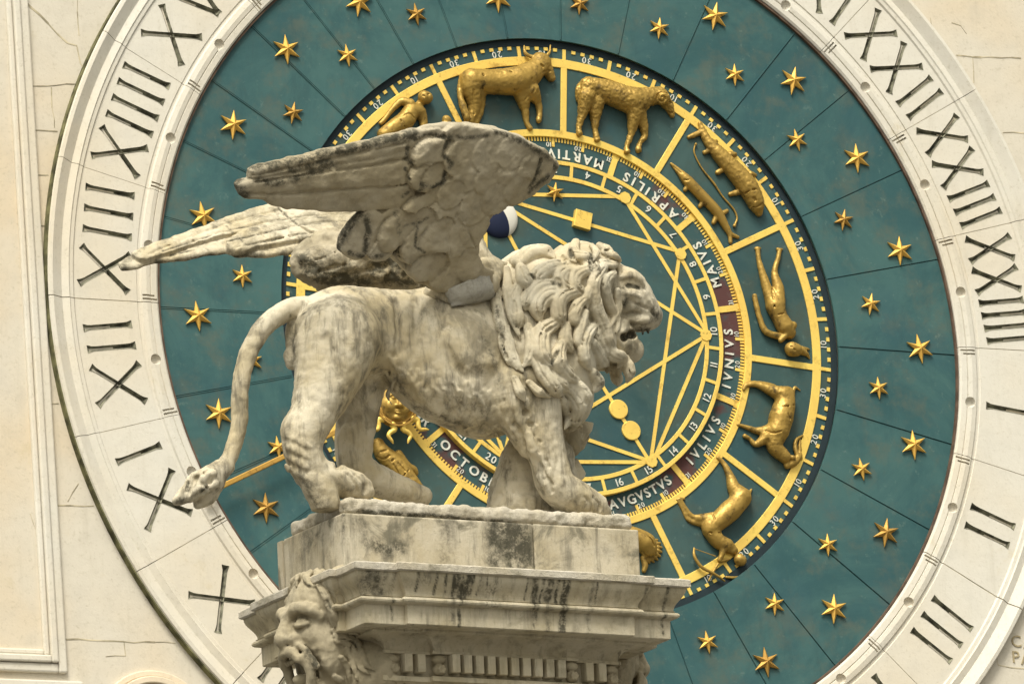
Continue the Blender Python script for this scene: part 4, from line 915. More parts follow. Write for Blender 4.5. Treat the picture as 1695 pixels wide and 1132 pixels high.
# thin base slab with rounded, eroded edges
s = Sculpt((-.86, -.40, .285), (.88, .40, .44), .0065, FR)
X, Y, Z_ = s.grid((slice(None),) * 3)
dx, dy, dz = np.abs(X - .005) - .755, np.abs(Y) - .285, np.abs(Z_ - .345) - .010
s.D = (np.sqrt(np.maximum(dx, 0) ** 2 + np.maximum(dy, 0) ** 2 + np.maximum(dz, 0) ** 2) - .032).astype(np.float32); s.rough(.018, .05, 3, 3)
me = s.mesh('base_slab'); ed = s.V; tr = lambda P: s.trace(P)[0]
paint(me, s.V, 'stain_shade', [(tr([(568, 843), (600, 846), (640, 850), (700, 855)]), .014, 1.2), (tr([(700, 850), (760, 858), (800, 862), (840, 866)]), .012, 1.0), (tr([(850, 868), (930, 874), (1030, 880)]), .010, 1.0), (tr([(760, 858), (830, 862)]), .012, .8), (tr([(830, 835), (850, 842)]), .014, .6), (tr([(930, 868), (1000, 872)]), .012, .6)])
slab = link('base_slab', me, M['slab'], lion, True)
# ---------------- body
s = Sculpt((-1.66, -.40, .34), (1.24, .40, 1.98), .0068, FR)
def E(px, py, ly, rx, ry, rz, k=.06, mode='add', rot=None): s.ell(L(px, py, ly), (rx, ry, rz), k, rot, mode)
def limb(pts, k=.04, mode='add', n=4): s.chain([L(p[0], p[1], p[2]) for p in pts], [p[3] / 320. for p in pts], k, mode, n=n)
E(568, 552, 0, .238, .19, .228); E(640, 560, 0, .24, .18, .205, .07); E(745, 590, 0, .38, .235, .335, .07); E(862, 585, 0, .22, .235, .35, .10)
E(745, 635, 0, .18, .19, .18, .08); E(800, 680, 0, .19, .19, .14, .08)
limb([(522, 528, 0, 34), (580, 514, 0, 36), (680, 516, 0, 34), (780, 508, 0, 40)], .05)
for ly, dx_, dy_ in ((-.10, 0, 0),):
    limb([(558, 562, -.10, 70), (543, 622, -.135, 53), (521, 680, -.155, 37), (503, 716, -.16, 35), (503, 752, -.165, 30), (522, 786, -.17, 30), (560, 797, -.175, 27), (588, 803, -.18, 22)], .035)
    E(486, 712, -.16, .055, .05, .07, .03)
limb([(600, 600, .12, 44), (593, 680, .15, 33), (586, 730, .155, 31), (590, 772, .155, 28), (625, 796, .16, 26), (668, 812, .16, 22), (700, 820, .16, 15)], .035)
limb([(525, 800, -.2, 26), (538, 832, -.2, 24), (545, 850, -.2, 18)], .02)                 # rock under the overhanging heel
for x, y in ((588, 795), (602, 803), (606, 814)): E(x, y, -.185 - (y - 795) * .001, .045, .035, .038, .012)
limb([(880, 600, -.11, 58), (887, 662, -.14, 40), (897, 715, -.15, 33), (909, 765, -.155, 30), (922, 803, -.16, 31), (955, 826, -.165, 29), (984, 838, -.17, 22)], .035)
limb([(846, 640, -.13, 46), (858, 690, -.15, 32), (875, 740, -.16, 18)], .03)
for x, y in ((975, 832), (990, 838), (998, 846)): E(x, y, -.18, .045, .03, .036, .012)
limb([(905, 640, .13, 45), (928, 690, .15, 28), (942, 735, .15, 22)], .03)                   # far foreleg resting on the book
limb([(840, 530, 0, 62), (920, 500, 0, 58), (985, 480, 0, 44)], .08)
# tail
limb([(515, 510, 0, 19), (480, 512, -.01, 17.5), (440, 538, -.03, 15.5), (412, 583, -.04, 14.5), (398, 640, -.05, 13.5), (396, 700, -.05, 13), (382, 752, -.05, 12.5), (360, 790, -.05, 13)], .012, n=6)
limb([(372, 772, -.05, 15), (345, 793, -.06, 21), (322, 809, -.06, 18), (300, 824, -.06, 11), (292, 829, -.06, 7)], .012)
limb([(350, 795, -.05, 22), (342, 820, -.03, 16), (328, 834, -.03, 8)], .01)
for a in ([(352, 783), (320, 788), (304, 812)], [(356, 800), (336, 812), (322, 832)], [(340, 786), (330, 806), (310, 822)]):
    P, n_ = s.trace(a); s.chain(P, [.022, .020, .009], .004)
for a in ([(336, 785), (344, 778)], [(311, 798), (309, 812)], [(334, 800), (342, 806)], [(350, 796), (336, 818), (330, 830)], [(326, 790), (318, 805), (312, 820)], [(338, 814), (345, 810)]):
    P, n_ = s.trace(a); s.chain(P, .010, .004, 'cut')
# the male parts, small, behind the thigh
limb([(490, 545, 0, 17), (487, 570, 0, 14)], .01); limb([(486, 590, .0, 16), (486, 598, 0, 14)], .01)
# ---------------- head
E(998, 486, 0, .135, .135, .145, .04); limb([(1014, 452, 0, 20), (1034, 466, 0, 18), (1054, 491, 0, 20)], .025)
limb([(1030, 490, 0, 46), (1055, 513, 0, 35), (1073, 523, 0, 23)], .03); limb([(1012, 560, 0, 40), (1032, 576, 0, 27), (1044, 580, 0, 21)], .02)
E(1062, 527, -.045, .06, .045, .042, .025); E(1062, 527, .045, .06, .045, .042, .025)
E(1082, 516, 0, .030, .040, .026, .012)                                                      # nose pad
for sg in (-1, 1):
    E(1050, 472, sg * .088, .040, .036, .026, .008, 'cut'); limb([(1026, 458, sg * .085, 12), (1043, 457, sg * .085, 13), (1058, 467, sg * .062, 11)], .008); E(1047, 473, sg * .070, .018, .016, .014, .004); limb([(1036, 486, sg * .095, 13), (1050, 490, sg * .085, 11)], .015)
    E(1085, 520, sg * .028, .012, .010, .008, .004, 'cut')
for sg in (-1, 1):
    for x_, y_, r_ in ((1033, 558, .022), (1046, 554, .025), (1062, 552, .021), (1078, 549, .012)): s.chain([L(x_, y_, sg * .2), L(x_, y_, sg * (.045 if x_ < 1060 else .03))], r_, .008, 'cut', smooth=False)
E(1047, 574, 0, .050, .050, .042, .006)                                                     # tongue
for x, y, l_ in ((1064, 541, -.055), (1064, 541, .055), (1073, 540, -.03), (1073, 540, .03)): s.chain([L(x, y, l_), L(x, y + 12, l_)], [.012, .005], .003)
for a in ([(1045, 500), (1060, 505), (1075, 512)], [(1050, 530), (1065, 534)], [(1044, 515), (1058, 520)], [(1024, 470), (1022, 500), (1026, 530)]):
    P, n_ = s.trace(a); s.chain(P, .006, .008, 'cut') if P is not None else None
# ---------------- flank, thigh and belly carving laid on the surface
def groove(pts, r=.008, k=.012, sym=False):
    P, n_ = s.trace(pts)
    if P is not None: s.chain(P, r, k, 'cut')
def ridge(pts, r=.02, k=.015, taper=True, lift=0.0):
    P, n_ = s.trace(pts)
    if P is not None:
        m = len(pts); s.chain(P + n_ * lift, np.interp(np.arange(m), [0, (m - 1) / 2, m - 1], [r * .8, r, r * .3]) if taper else r, k, flat=.7, nrm=n_)
def both(pts, r, k, mode, lift=0.0):
    P, n_ = s.trace(pts)
    if P is None: return
    for q_ in (1, -1): s.chain((P + n_ * lift) * [1, q_, 1], r, k, mode)
both([(1026, 460), (1042, 456), (1056, 463), (1064, 473)], [.016, .022, .020, .010], .008, 'add', .006)
both([(1036, 472), (1048, 474), (1058, 478)], [.012, .018, .012], .006, 'cut', .004); both([(1046, 475), (1049, 476)], .011, .003, 'add', -.002)
both([(1034, 484), (1048, 487), (1058, 492)], [.010, .014, .010], .010, 'add', .002); both([(1066, 484), (1072, 496), (1080, 508)], .010, .012, 'add', .002)
both([(1040, 497), (1056, 503), (1070, 511)], .007, .010, 'cut'); both([(1034, 520), (1050, 517), (1066, 524)], .006, .010, 'cut'); both([(1044, 536), (1060, 536), (1078, 538)], .006, .006, 'cut')
both([(1040, 528), (1056, 528), (1070, 530)], [.014, .022, .018], .012, 'add', .0); both([(1078, 516), (1082, 521)], .009, .004, 'cut')
for x_, y_ in ((1052, 522), (1060, 524), (1056, 529), (1064, 529), (1048, 527)): both([(x_, y_), (x_ + 1, y_ + 1)], .0045, .003, 'cut')
groove([(655, 500), (660, 560), (652, 605), (630, 632)], .012, .03); groove([(633, 640), (610, 670), (580, 700)], .008, .03); groove([(540, 560), (560, 620)], .008, .05); groove([(570, 690), (545, 740), (560, 775)], .010, .03)
ridge([(665, 600), (690, 640), (730, 680), (800, 715)], .035, .05); groove([(690, 500), (690, 560), (710, 620)], .010, .05); groove([(730, 510), (740, 570), (770, 630)], .010, .05)
for x0, y0, x1, y1 in ((700, 590, 790, 640), (705, 620, 800, 655), (740, 560, 820, 600)): ridge([(x0, y0), ((x0 + x1) / 2, (y0 + y1) / 2 + 14), (x1, y1)], .018, .05)
rs = np.random.RandomState(8)
for k in range(34):      # ragged hair along the belly
    t_ = k / 33; x = 640 + 215 * t_ + rs.uniform(-6, 6); y = 632 + 72 * t_ + rs.uniform(-16, 14)
    ridge([(x - 6, y - 30), (x + 3, y - 10), (x - 3, y + 10), (x + 4, y + 24)], .013, .006)
for k in range(24):      # drill holes under the belly
    t_ = k / 23; groove([(668 + 165 * t_ + rs.uniform(-5, 5), 676 + 44 * t_ + rs.uniform(-8, 12)), (670 + 165 * t_, 680 + 44 * t_)], rs.uniform(.006, .012), .003)
for a in ([(848, 640), (852, 670), (868, 690)], [(862, 645), (872, 670), (880, 700)], [(855, 660), (862, 700), (885, 730)], [(870, 690), (880, 730), (900, 770)], [(880, 740), (890, 775), (905, 800)], [(875, 720), (882, 745), (895, 760)], [(893, 790), (900, 802), (905, 812)]):
    ridge(a, .026, .008); groove([(p[0] + 9, p[1] + 2) for p in a], .008, .006)
for x, y in ((869, 682), (877, 700), (852, 702), (866, 655)): groove([(x, y), (x + 3, y + 3)], .016, .006)
for k in range(16):      # rough tufts down the hock
    ridge([(474 + k % 4 * 9, 715 + k * 4.6), (478 + k % 4 * 9, 722 + k * 4.6), (488 + k % 4 * 9, 727 + k * 4.6)], .014, .006)
for x in (588, 600): groove([(x - 12, 785), (x, 800), (x + 3, 815)], .008, .006)
for x in (968, 982): groove([(x, 822), (x + 9, 834), (x + 11, 845)], .008, .006)
s.rough(.006, .03, 21, 2)
me = s.mesh('body'); tr = lambda P: s.trace(P)[0]
st = [(tr([(1038, 473), (1054, 477)]), .012, 1.6), (tr([(1030, 480), (1034, 505)]), .022, .75), (tr([(1082, 512), (1087, 524)]), .026, .75), (tr([(1034, 557), (1046, 554), (1062, 552), (1074, 550)]), .020, 1.6), (tr([(500, 790), (530, 835)]), .05, .55), (tr([(690, 672), (760, 702), (850, 728)]), .035, .55),  # strokes darken eye socket and mouth as painted shade; belly mixes algae and shade
      (tr([(800, 560), (818, 600), (830, 640)]), .03, .5), (tr([(620, 640), (645, 660), (690, 690)]), .03, .6), (tr([(488, 545), (487, 600)]), .05, .6), (tr([(480, 524), (505, 518)]), .010, .9), (tr([(300, 826), (293, 829)]), .02, .7), (tr([(340, 806), (336, 812)]), .014, .9), (tr([(311, 800), (310, 812)]), .012, .9)]
paint(me, s.V, 'stain_shade', st)
body = link('body', me, M['lion'], lion, True); BODY = s
# ---------------- mane: a core with heavy curling locks laid over it
s = Sculpt((.10, -.48, .80), (1.12, .48, 2.0), .0056, FR)
E(895, 530, 0, .27, .245, .32, .05); E(945, 478, 0, .20, .205, .20, .06); E(915, 610, 0, .21, .24, .22, .08); E(975, 462, 0, .11, .165, .15, .05); E(958, 425, 0, .10, .11, .075, .05); E(940, 665, 0, .11, .18, .14, .06); E(985, 560, 0, .10, .15, .16, .05); E(850, 480, 0, .16, .21, .14, .05)
core = s.D.copy()
zc = lambda x, y: (780 + x * .30919, 370 + y * .30919)
LOCKS = [  # points of the enlarged head detail, base radius
    ([(130, 240), (125, 340), (135, 450), (160, 570), (190, 690), (240, 790)], 30), ([(190, 250), (200, 380), (220, 500), (270, 640)], 30), ([(175, 570), (180, 650), (215, 740), (275, 800)], 40), ([(255, 330), (225, 420), (250, 520), (240, 580)], 36),
    ([(300, 560), (320, 650), (310, 730), (270, 780)], 34), ([(330, 700), (380, 800), (440, 880), (500, 945)], 40), ([(440, 830), (520, 890), (565, 970), (545, 1050), (520, 1110)], 46), ([(560, 850), (600, 920), (595, 1000)], 38), ([(400, 790), (470, 860), (540, 900)], 34),
    ([(300, 850), (350, 900), (420, 930)], 26), ([(230, 830), (260, 900), (290, 960)], 30), ([(480, 950), (500, 1030), (490, 1100)], 36),
    ([(265, 250), (285, 310), (330, 335)], 46), ([(430, 330), (350, 355), (300, 420), (285, 470)], 46), ([(500, 230), (420, 250), (350, 290), (320, 330)], 46), ([(250, 225), (310, 185), (390, 175), (450, 200)], 50), ([(180, 205), (230, 208), (250, 250)], 40),
    ([(640, 560), (590, 620), (590, 720), (640, 800)], 40), ([(640, 640), (680, 720), (725, 755)], 40), ([(500, 560), (495, 640), (545, 700)], 42), ([(470, 660), (445, 740), (490, 810), (570, 845)], 52), ([(435, 540), (370, 590), (365, 680), (395, 740), (455, 775)], 52),
    ([(600, 480), (570, 560), (560, 640), (600, 690)], 34), ([(490, 375), (390, 400), (345, 460), (370, 540)], 52), ([(570, 360), (470, 400), (455, 490), (495, 560)], 46), ([(605, 400), (545, 455), (535, 520), (570, 545)], 34),
    ([(530, 260), (470, 290), (480, 350), (560, 380)], 44), ([(620, 250), (545, 290), (540, 350), (600, 390)], 40), ([(640, 330), (600, 400), (620, 480)], 30),
    ([(700, 240), (645, 320), (655, 450), (700, 560), (735, 640), (790, 740)], 40), ([(750, 270), (700, 320), (715, 430), (765, 520), (770, 600)], 32), ([(775, 360), (770, 460), (735, 560)], 26), ([(690, 640), (750, 690), (800, 710), (780, 770)], 34),
    ([(660, 480), (650, 580), (700, 680), (720, 730)], 30), ([(825, 715), (840, 780), (828, 845)], 34), ([(725, 760), (765, 810), (770, 855)], 38), ([(640, 800), (655, 850), (640, 905)], 40), ([(690, 790), (720, 840)], 40), ([(790, 690), (815, 740), (820, 800)], 30),
    ([(405, 110), (440, 150), (460, 205)], 34), ([(440, 125), (500, 190), (560, 215)], 34), ([(530, 75), (600, 75), (680, 90), (715, 140)], 46), ([(530, 175), (590, 195), (640, 190)], 34), ([(560, 110), (550, 160), (590, 200)], 30), ([(680, 130), (715, 170), (735, 230)], 36), ([(750, 130), (785, 160), (790, 190)], 32), ([(640, 130), (660, 170), (640, 220)], 22),
    ([(690, 215), (740, 235), (790, 215)], 26), ([(700, 165), (750, 190), (800, 215)], 26), ([(730, 205), (775, 250), (785, 310)], 20), ([(600, 215), (650, 245), (690, 300)], 30), ([(665, 85), (720, 110), (745, 160)], 30)]
ray_d = s.ray(950, 520)[1]
for side in (1, -1):
    for pts, r0 in LOCKS:
        keep = s.D; s.D = core; P = []; N_ = []
        for p in pts:
            hits = [h for h in (s.surf(*zc(*p)), BODY.surf(*zc(*p))) if h[0] is not None]
            if hits: h = min(hits, key=lambda h: h[0] @ ray_d); P.append(h[0]); N_.append(h[1])
            elif P: o_, d_ = s.ray(*zc(*p)); P.append(o_ + d_ * ((P[-1] - o_) @ d_)); N_.append(N_[-1])
        s.D = keep
        if len(P) < 2: continue
        P = np.array(P); n_ = np.mean(N_, 0); n_ /= np.linalg.norm(n_)
        m = len(P); rr = np.interp(np.arange(m), [0, (m - 1) * .35, (m - 1) * .68, m - 1], [r0 * .7, r0 * 1.08, r0 * .95, r0 * .14]) * .30919 / 320.
        lift = .012 + .010 * np.sin(np.linspace(0, math.pi, m))[:, None]
        P = P + n_ * lift
        if side < 0: P = P * [1, -1, 1]; n_ = n_ * [1, -1, 1]
        s.chain(P, rr, .0045, flat=.85, nrm=n_, n=5)
        # strands: two fine grooves along the lock
        if side > 0 and m > 2:
            t_ = P[1:] - P[:-1]; t_ = np.vstack([t_, t_[-1]]); t_ /= np.linalg.norm(t_, axis=1)[:, None]; b_ = np.cross(t_, n_)
            for o_ in (-.42, .30): s.chain(P + b_ * rr[:, None] * o_ + n_ * rr[:, None] * .80, np.maximum(rr * .13, .0035), .003, 'cut', n=5)
def cutmane(pts, r):
    P, n_ = s.trace([zc(*p) for p in pts])
    if P is not None: s.chain(P, r * .30919 / 320., .005, 'cut')
for a, r in (([(318, 275), (335, 290)], 12), ([(440, 320), (465, 300), (480, 340)], 14), ([(640, 180), (650, 240)], 20), ([(530, 150), (540, 180)], 16), ([(435, 740), (460, 690)], 12), ([(525, 480), (550, 440)], 10), ([(400, 580), (430, 560)], 8), ([(230, 420), (235, 470)], 12), ([(160, 600), (190, 720)], 12), ([(350, 540), (385, 520)], 8), ([(480, 180), (500, 210)], 14), ([(705, 330), (690, 420)], 7), ([(630, 420), (640, 520)], 9)): cutmane(a, r)
s.rough(.006, .04, 31, 2)
me = s.mesh('mane'); tr = lambda P: s.trace([zc(*p) for p in P])[0]
paint(me, s.V, 'stain_shade', [(tr([(640, 170), (645, 250)]), .022, 1.0), (tr([(530, 140), (545, 185)]), .016, 1.0), (tr([(440, 320), (475, 330)]), .014, .9), (tr([(120, 300), (140, 480), (180, 680)]), .022, .7), (tr([(230, 540), (270, 660)]), .018, .6), (tr([(430, 750), (465, 680)]), .010, .9), (tr([(320, 275), (330, 288)]), .010, .9), (tr([(680, 800), (700, 850)]), .03, .7), (tr([(470, 200), (500, 215)]), .012, .8), (tr([(720, 140), (730, 200)]), .016, .6)])  # darker strokes along the cuts between locks and the rear edge
link('mane', me, M['mane'], lion, True)

# ---------------- wings: feathered slabs, each in its own leaning plane
def poly_sd(U, V, P):
    P = np.array(P); d = np.full(U.shape, 1e9); ins = np.zeros(U.shape, bool)
    for a, b_ in zip(P, np.roll(P, -1, 0)):
        e = b_ - a; h = np.clip(((U - a[0]) * e[0] + (V - a[1]) * e[1]) / (e @ e), 0, 1); d = np.minimum(d, np.hypot(U - a[0] - h * e[0], V - a[1] - h * e[1]))
        c_ = ((a[1] <= V) & (b_[1] > V)) | ((b_[1] <= V) & (a[1] > V)); xx = a[0] + (V - a[1]) / (e[1] if abs(e[1]) > 1e-9 else 1e-9) * e[0]; ins ^= c_ & (U < xx)
    return np.where(ins, -d, d)
def wing(root_px, root_ly, slope, outline, lobes, grooves, thick, name, mat, front=-1, stains=(), sweep=0.0, vox=.0062, bow=0.0, rel=1.0):
    p0 = L(*root_px, root_ly); sg = np.sign(root_ly)
    eu = np.array([1.0, -sweep * sg * 1.0, 0.0]); eu /= np.linalg.norm(eu)
    ev = np.array([0.0, sg * slope, 1.0]); ev -= eu * (ev @ eu); ev /= np.linalg.norm(ev); en = np.cross(eu, ev)        # en points to the camera's side (-y)
    WF = np.eye(4); WF[:3, 0], WF[:3, 1], WF[:3, 2], WF[:3, 3] = eu, ev, en, p0
    G = FR @ WF; Gi = np.linalg.inv(G)
    def uv(px, py):
        d = CAM_F + ((px - 847.5) / FPX) * CAM_R - ((py - 566.0) / FPX) * CAM_U; o = Gi[:3, :3] @ CAM_POS + Gi[:3, 3]; d = Gi[:3, :3] @ d; q_ = o + d * (-o[2] / d[2]); return q_[:2]
    O = np.array([uv(*p) for p in outline]); s = Sculpt((O[:, 0].min() - .05, O[:, 1].min() - .05, -.16), (O[:, 0].max() + .05, O[:, 1].max() + .05, .16), vox, G)
    U, V_ = np.meshgrid(s.ax[0], s.ax[1], indexing='ij'); d2 = poly_sd(U, V_, O); H = np.zeros(U.shape); SO = np.zeros(U.shape)
    for pts, r0, amp, qs in lobes:
        Q = catmull([uv(*p) for p in pts], 4); rr = np.interp(np.linspace(0, 1, len(Q)), [0, .6, 1], [r0 * .85, r0, r0 * .8]) / 325.; dd = np.full(U.shape, 9.0); al = np.zeros(U.shape)
        cum = 0; tot = sum(np.linalg.norm(b_ - a) for a, b_ in zip(Q[:-1], Q[1:])) + 1e-9
        for a, b_, ra, rb in zip(Q[:-1], Q[1:], rr[:-1], rr[1:]):
            e = b_ - a; h = np.clip(((U - a[0]) * e[0] + (V_ - a[1]) * e[1]) / max(1e-9, e @ e), 0, 1); x = np.hypot(U - a[0] - h * e[0], V_ - a[1] - h * e[1]) / (ra + (rb - ra) * h)
            m = x < dd; dd[m] = x[m]; al[m] = ((cum + h * np.linalg.norm(e)) / tot)[m]; cum += np.linalg.norm(e)
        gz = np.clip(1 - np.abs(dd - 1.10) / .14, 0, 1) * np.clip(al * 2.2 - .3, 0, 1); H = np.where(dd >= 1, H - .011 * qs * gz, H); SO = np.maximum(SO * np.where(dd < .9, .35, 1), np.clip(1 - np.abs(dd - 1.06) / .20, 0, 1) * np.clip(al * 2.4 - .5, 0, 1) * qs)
        H = np.where(dd < 1, amp * ((1 - .6 * min(1, qs * 1.3)) + .6 * min(1, qs * 1.3) * al) + .012 * (qs if qs > .3 else .06) * np.sqrt(np.clip(1 - dd ** 4, 0, 1)), H)
    N = s.ax[2][None, None, :]; zb = bow * (d2 / .2)[:, :, None] * 0
    th = thick * np.clip(.55 + np.minimum(-d2, .25) / .25 * .6, .45, 1.15)
    top = th / 2 + (H if front > 0 else 0) ; bot = th / 2 + (0 if front > 0 else H)
    slabd = np.maximum(N - top[:, :, None], -N - bot[:, :, None]); e1, e2 = d2[:, :, None] + .022, slabd + .018
    s.D = (np.minimum(np.maximum(e1, e2), 0) + np.sqrt(np.maximum(e1, 0) ** 2 + np.maximum(e2, 0) ** 2) - .020).astype(np.float32)
    for a, r in grooves:
        P, n_ = s.trace(a)
        if P is not None: s.chain(P, r, .004, 'cut')
    s.rough(.010, .04, 41, 2)
    me = s.mesh(name); paint(me, s.V, 'stain_shade', [(s.trace(a)[0], r, k) for a, r, k in stains])
    q_ = me.attributes['stain_shade']; val = np.zeros(len(s.V), np.float32); q_.data.foreach_get('value', val)
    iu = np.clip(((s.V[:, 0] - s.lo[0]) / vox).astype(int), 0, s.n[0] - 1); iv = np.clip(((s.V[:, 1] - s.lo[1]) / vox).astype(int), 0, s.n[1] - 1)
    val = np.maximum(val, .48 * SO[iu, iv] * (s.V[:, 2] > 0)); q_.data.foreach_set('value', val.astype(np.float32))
    o = link(name, me, mat, lion, True); o.matrix_local = Matrix([list(map(float, r_)) for r_ in WF]); return o, s
zw = lambda x, y: (380 + x * .33038, 180 + y * .33038)
ZW = lambda P: [zw(*p) for p in P]
near_out = ZW([(18, 372), (40, 352), (85, 345), (88, 300), (115, 282), (300, 240), (500, 190), (700, 150), (900, 100), (1000, 78), (1080, 64), (1180, 62), (1330, 86), (1450, 130), (1560, 190), (1635, 250), (1652, 285), (1600, 375), (1520, 415), (1420, 475), (1330, 525), (1280, 575), (1245, 640), (1232, 720), (1262, 780), (1320, 800), (1330, 850), (1330, 960), (1100, 990), (1080, 910), (1010, 906), (930, 872), (860, 805), (800, 740), (740, 755), (690, 765), (640, 752), (570, 738), (535, 700), (545, 640), (590, 570), (640, 515), (500, 512), (330, 500), (250, 492), (200, 478), (150, 450), (60, 442), (30, 420)])
PLAT = [([(1120, 180), (1300, 230), (1500, 270)], 46, .034), ([(1180, 420), (1190, 560), (1170, 720)], 34, .034), ([(1250, 380), (1400, 380), (1480, 340)], 34, .034), ([(1060, 800), (1150, 820), (1230, 840)], 30, .034), ([(1100, 330), (1150, 420), (1130, 520)], 30, .034)]
lobes = [([(860, 215), (600, 250), (300, 300), (120, 325)], 17, .020), ([(880, 300), (600, 345), (300, 380), (60, 405)], 20, .026), ([(860, 425), (600, 450), (400, 460), (200, 465)], 19, .024),
         ([(1020, 130), (900, 150), (700, 190), (450, 240)], 14, .016),
         ([(1060, 210), (980, 220), (950, 235)], 24, .050), ([(1040, 320), (960, 330), (920, 330)], 21, .045), ([(1010, 300), (960, 350)], 18, .038),
         ([(1040, 430), (940, 500), (890, 520)], 26, .040), ([(1080, 470), (1000, 540), (975, 560)], 23, .052), ([(940, 540), (900, 650), (890, 700)], 23, .048), ([(1040, 590), (990, 660), (985, 680)], 24, .052), ([(800, 560), (760, 620), (730, 680)], 27, .036), ([(690, 570), (630, 640), (600, 690)], 25, .030), ([(850, 560), (800, 600), (770, 640)], 22, .045),
         ([(1130, 620), (1120, 690)], 22, .055), ([(1200, 560), (1190, 620)], 20, .060), ([(1220, 440), (1180, 500)], 23, .058), ([(1150, 210), (1110, 250)], 24, .058), ([(1180, 300), (1140, 330)], 22, .058), ([(1280, 190), (1245, 230)], 22, .062), ([(1290, 320), (1250, 350)], 21, .062), ([(1400, 290), (1370, 320)], 21, .064), ([(1330, 430), (1290, 450)], 21, .064), ([(1400, 190), (1370, 220)], 22, .064), ([(1500, 280), (1470, 310)], 21, .064), ([(1440, 390), (1400, 400)], 20, .064), ([(1090, 400), (1060, 420)], 20, .056), ([(1120, 800), (1040, 830)], 26, .056), ([(1180, 740), (1170, 800)], 20, .060), ([(1010, 760), (930, 790)], 22, .050)]
gro = [(ZW(a), r) for a, r in (([(120, 335), (350, 290), (600, 235), (880, 175)], .006), ([(100, 430), (330, 430), (600, 405), (830, 395)], .008), ([(130, 370), (400, 330), (700, 290), (880, 255)], .006), ([(560, 660), (640, 560), (690, 530)], .006), ([(680, 700), (690, 600), (720, 560)], .007), ([(1560, 260), (1530, 350), (1500, 400)], .008), ([(1180, 560), (1230, 700)], .005), ([(1090, 580), (1110, 740)], .005))]
sta = [(ZW(a), r, k) for a, r, k in (([(30, 365), (30, 420), (60, 430)], .045, 1.0), ([(110, 300), (300, 262), (500, 215), (700, 175), (920, 125)], .030, .95), ([(100, 340), (200, 375), (330, 350), (500, 290)], .022, .8), ([(300, 310), (500, 255), (520, 280)], .028, .7), ([(890, 200), (880, 250), (910, 275)], .016, 1.0), ([(930, 150), (1010, 130), (1110, 150), (1080, 190), (1070, 230), (1110, 275), (1075, 330), (1070, 370), (1010, 395)], .014, 1.0), ([(880, 300), (900, 350), (990, 390), (870, 435)], .012, .95),
        ([(540, 700), (570, 620), (640, 530)], .034, 1.0), ([(690, 540), (690, 640), (680, 720)], .020, .9), ([(600, 720), (660, 740), (740, 740), (830, 715), (850, 600), (830, 520)], .014, .9), ([(1560, 250), (1530, 350), (1500, 410), (1600, 340)], .018, .85), ([(1330, 110), (1450, 155), (1560, 215), (1630, 290)], .022, .8), ([(790, 755), (870, 830), (1000, 900)], .016, .9), ([(850, 740), (840, 600), (960, 570), (990, 545)], .010, .8), ([(1100, 130), (1180, 150), (1300, 130)], .014, .6), ([(940, 590), (930, 690), (980, 720)], .009, .8))]
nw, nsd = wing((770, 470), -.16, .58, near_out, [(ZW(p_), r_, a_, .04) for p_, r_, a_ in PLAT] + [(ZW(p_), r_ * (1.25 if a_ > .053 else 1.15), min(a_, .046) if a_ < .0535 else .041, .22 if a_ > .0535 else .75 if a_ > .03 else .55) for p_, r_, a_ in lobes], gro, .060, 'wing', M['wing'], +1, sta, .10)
nw['label'] = 'raised near wing showing its feathered underside with black crusted edge'
zf = lambda x, y: (180 + x * .4417, 180 + y * .4417)
ZF = lambda P: [zf(*p) for p in P]
far_out = ZF([(28, 580), (60, 562), (140, 528), (200, 505), (330, 455), (480, 400), (590, 366), (650, 372), (780, 380), (950, 384), (1150, 384), (1300, 520), (1330, 620), (1200, 600), (1000, 560), (860, 545), (800, 520), (722, 500), (718, 540), (600, 558), (470, 556), (440, 540), (390, 546), (290, 568), (180, 578), (80, 606), (45, 606)])
lobf = [([(1000, 420), (700, 420), (400, 470), (120, 560)], 20, .016), ([(1000, 480), (760, 470), (560, 500), (480, 530)], 24, .022), ([(900, 390), (650, 385), (450, 430), (250, 500)], 14, .010)]
grof = [(ZF(a), r) for a, r in (([(150, 545), (280, 490), (440, 430), (640, 378)], .006), ([(200, 535), (470, 450), (720, 405), (920, 392)], .006), ([(230, 550), (480, 490), (720, 435), (900, 420)], .006), ([(480, 520), (720, 470), (860, 450)], .006), ([(640, 378), (700, 430), (810, 500)], .008), ([(440, 440), (480, 480), (510, 500)], .006), ([(300, 470), (320, 500)], .005))]
staf = [(ZF(a), r, k) for a, r, k in (([(470, 556), (720, 540)], .020, .9), ([(180, 576), (430, 545)], .016, .8), ([(40, 595), (60, 600)], .02, .7), ([(440, 560), (720, 530)], .014, .9), ([(640, 380), (700, 432), (810, 500)], .007, .9), ([(230, 550), (480, 490), (720, 437), (900, 420)], .005, .8), ([(200, 535), (470, 452), (720, 407)], .005, .8), ([(480, 520), (720, 472), (860, 452)], .005, .8), ([(440, 440), (510, 505)], .006, .8))]
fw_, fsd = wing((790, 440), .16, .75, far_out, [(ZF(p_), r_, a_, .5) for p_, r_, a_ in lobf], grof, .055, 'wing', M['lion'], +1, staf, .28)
fw_['label'] = 'pale far wing stretched back over the tail with cracked feathers'
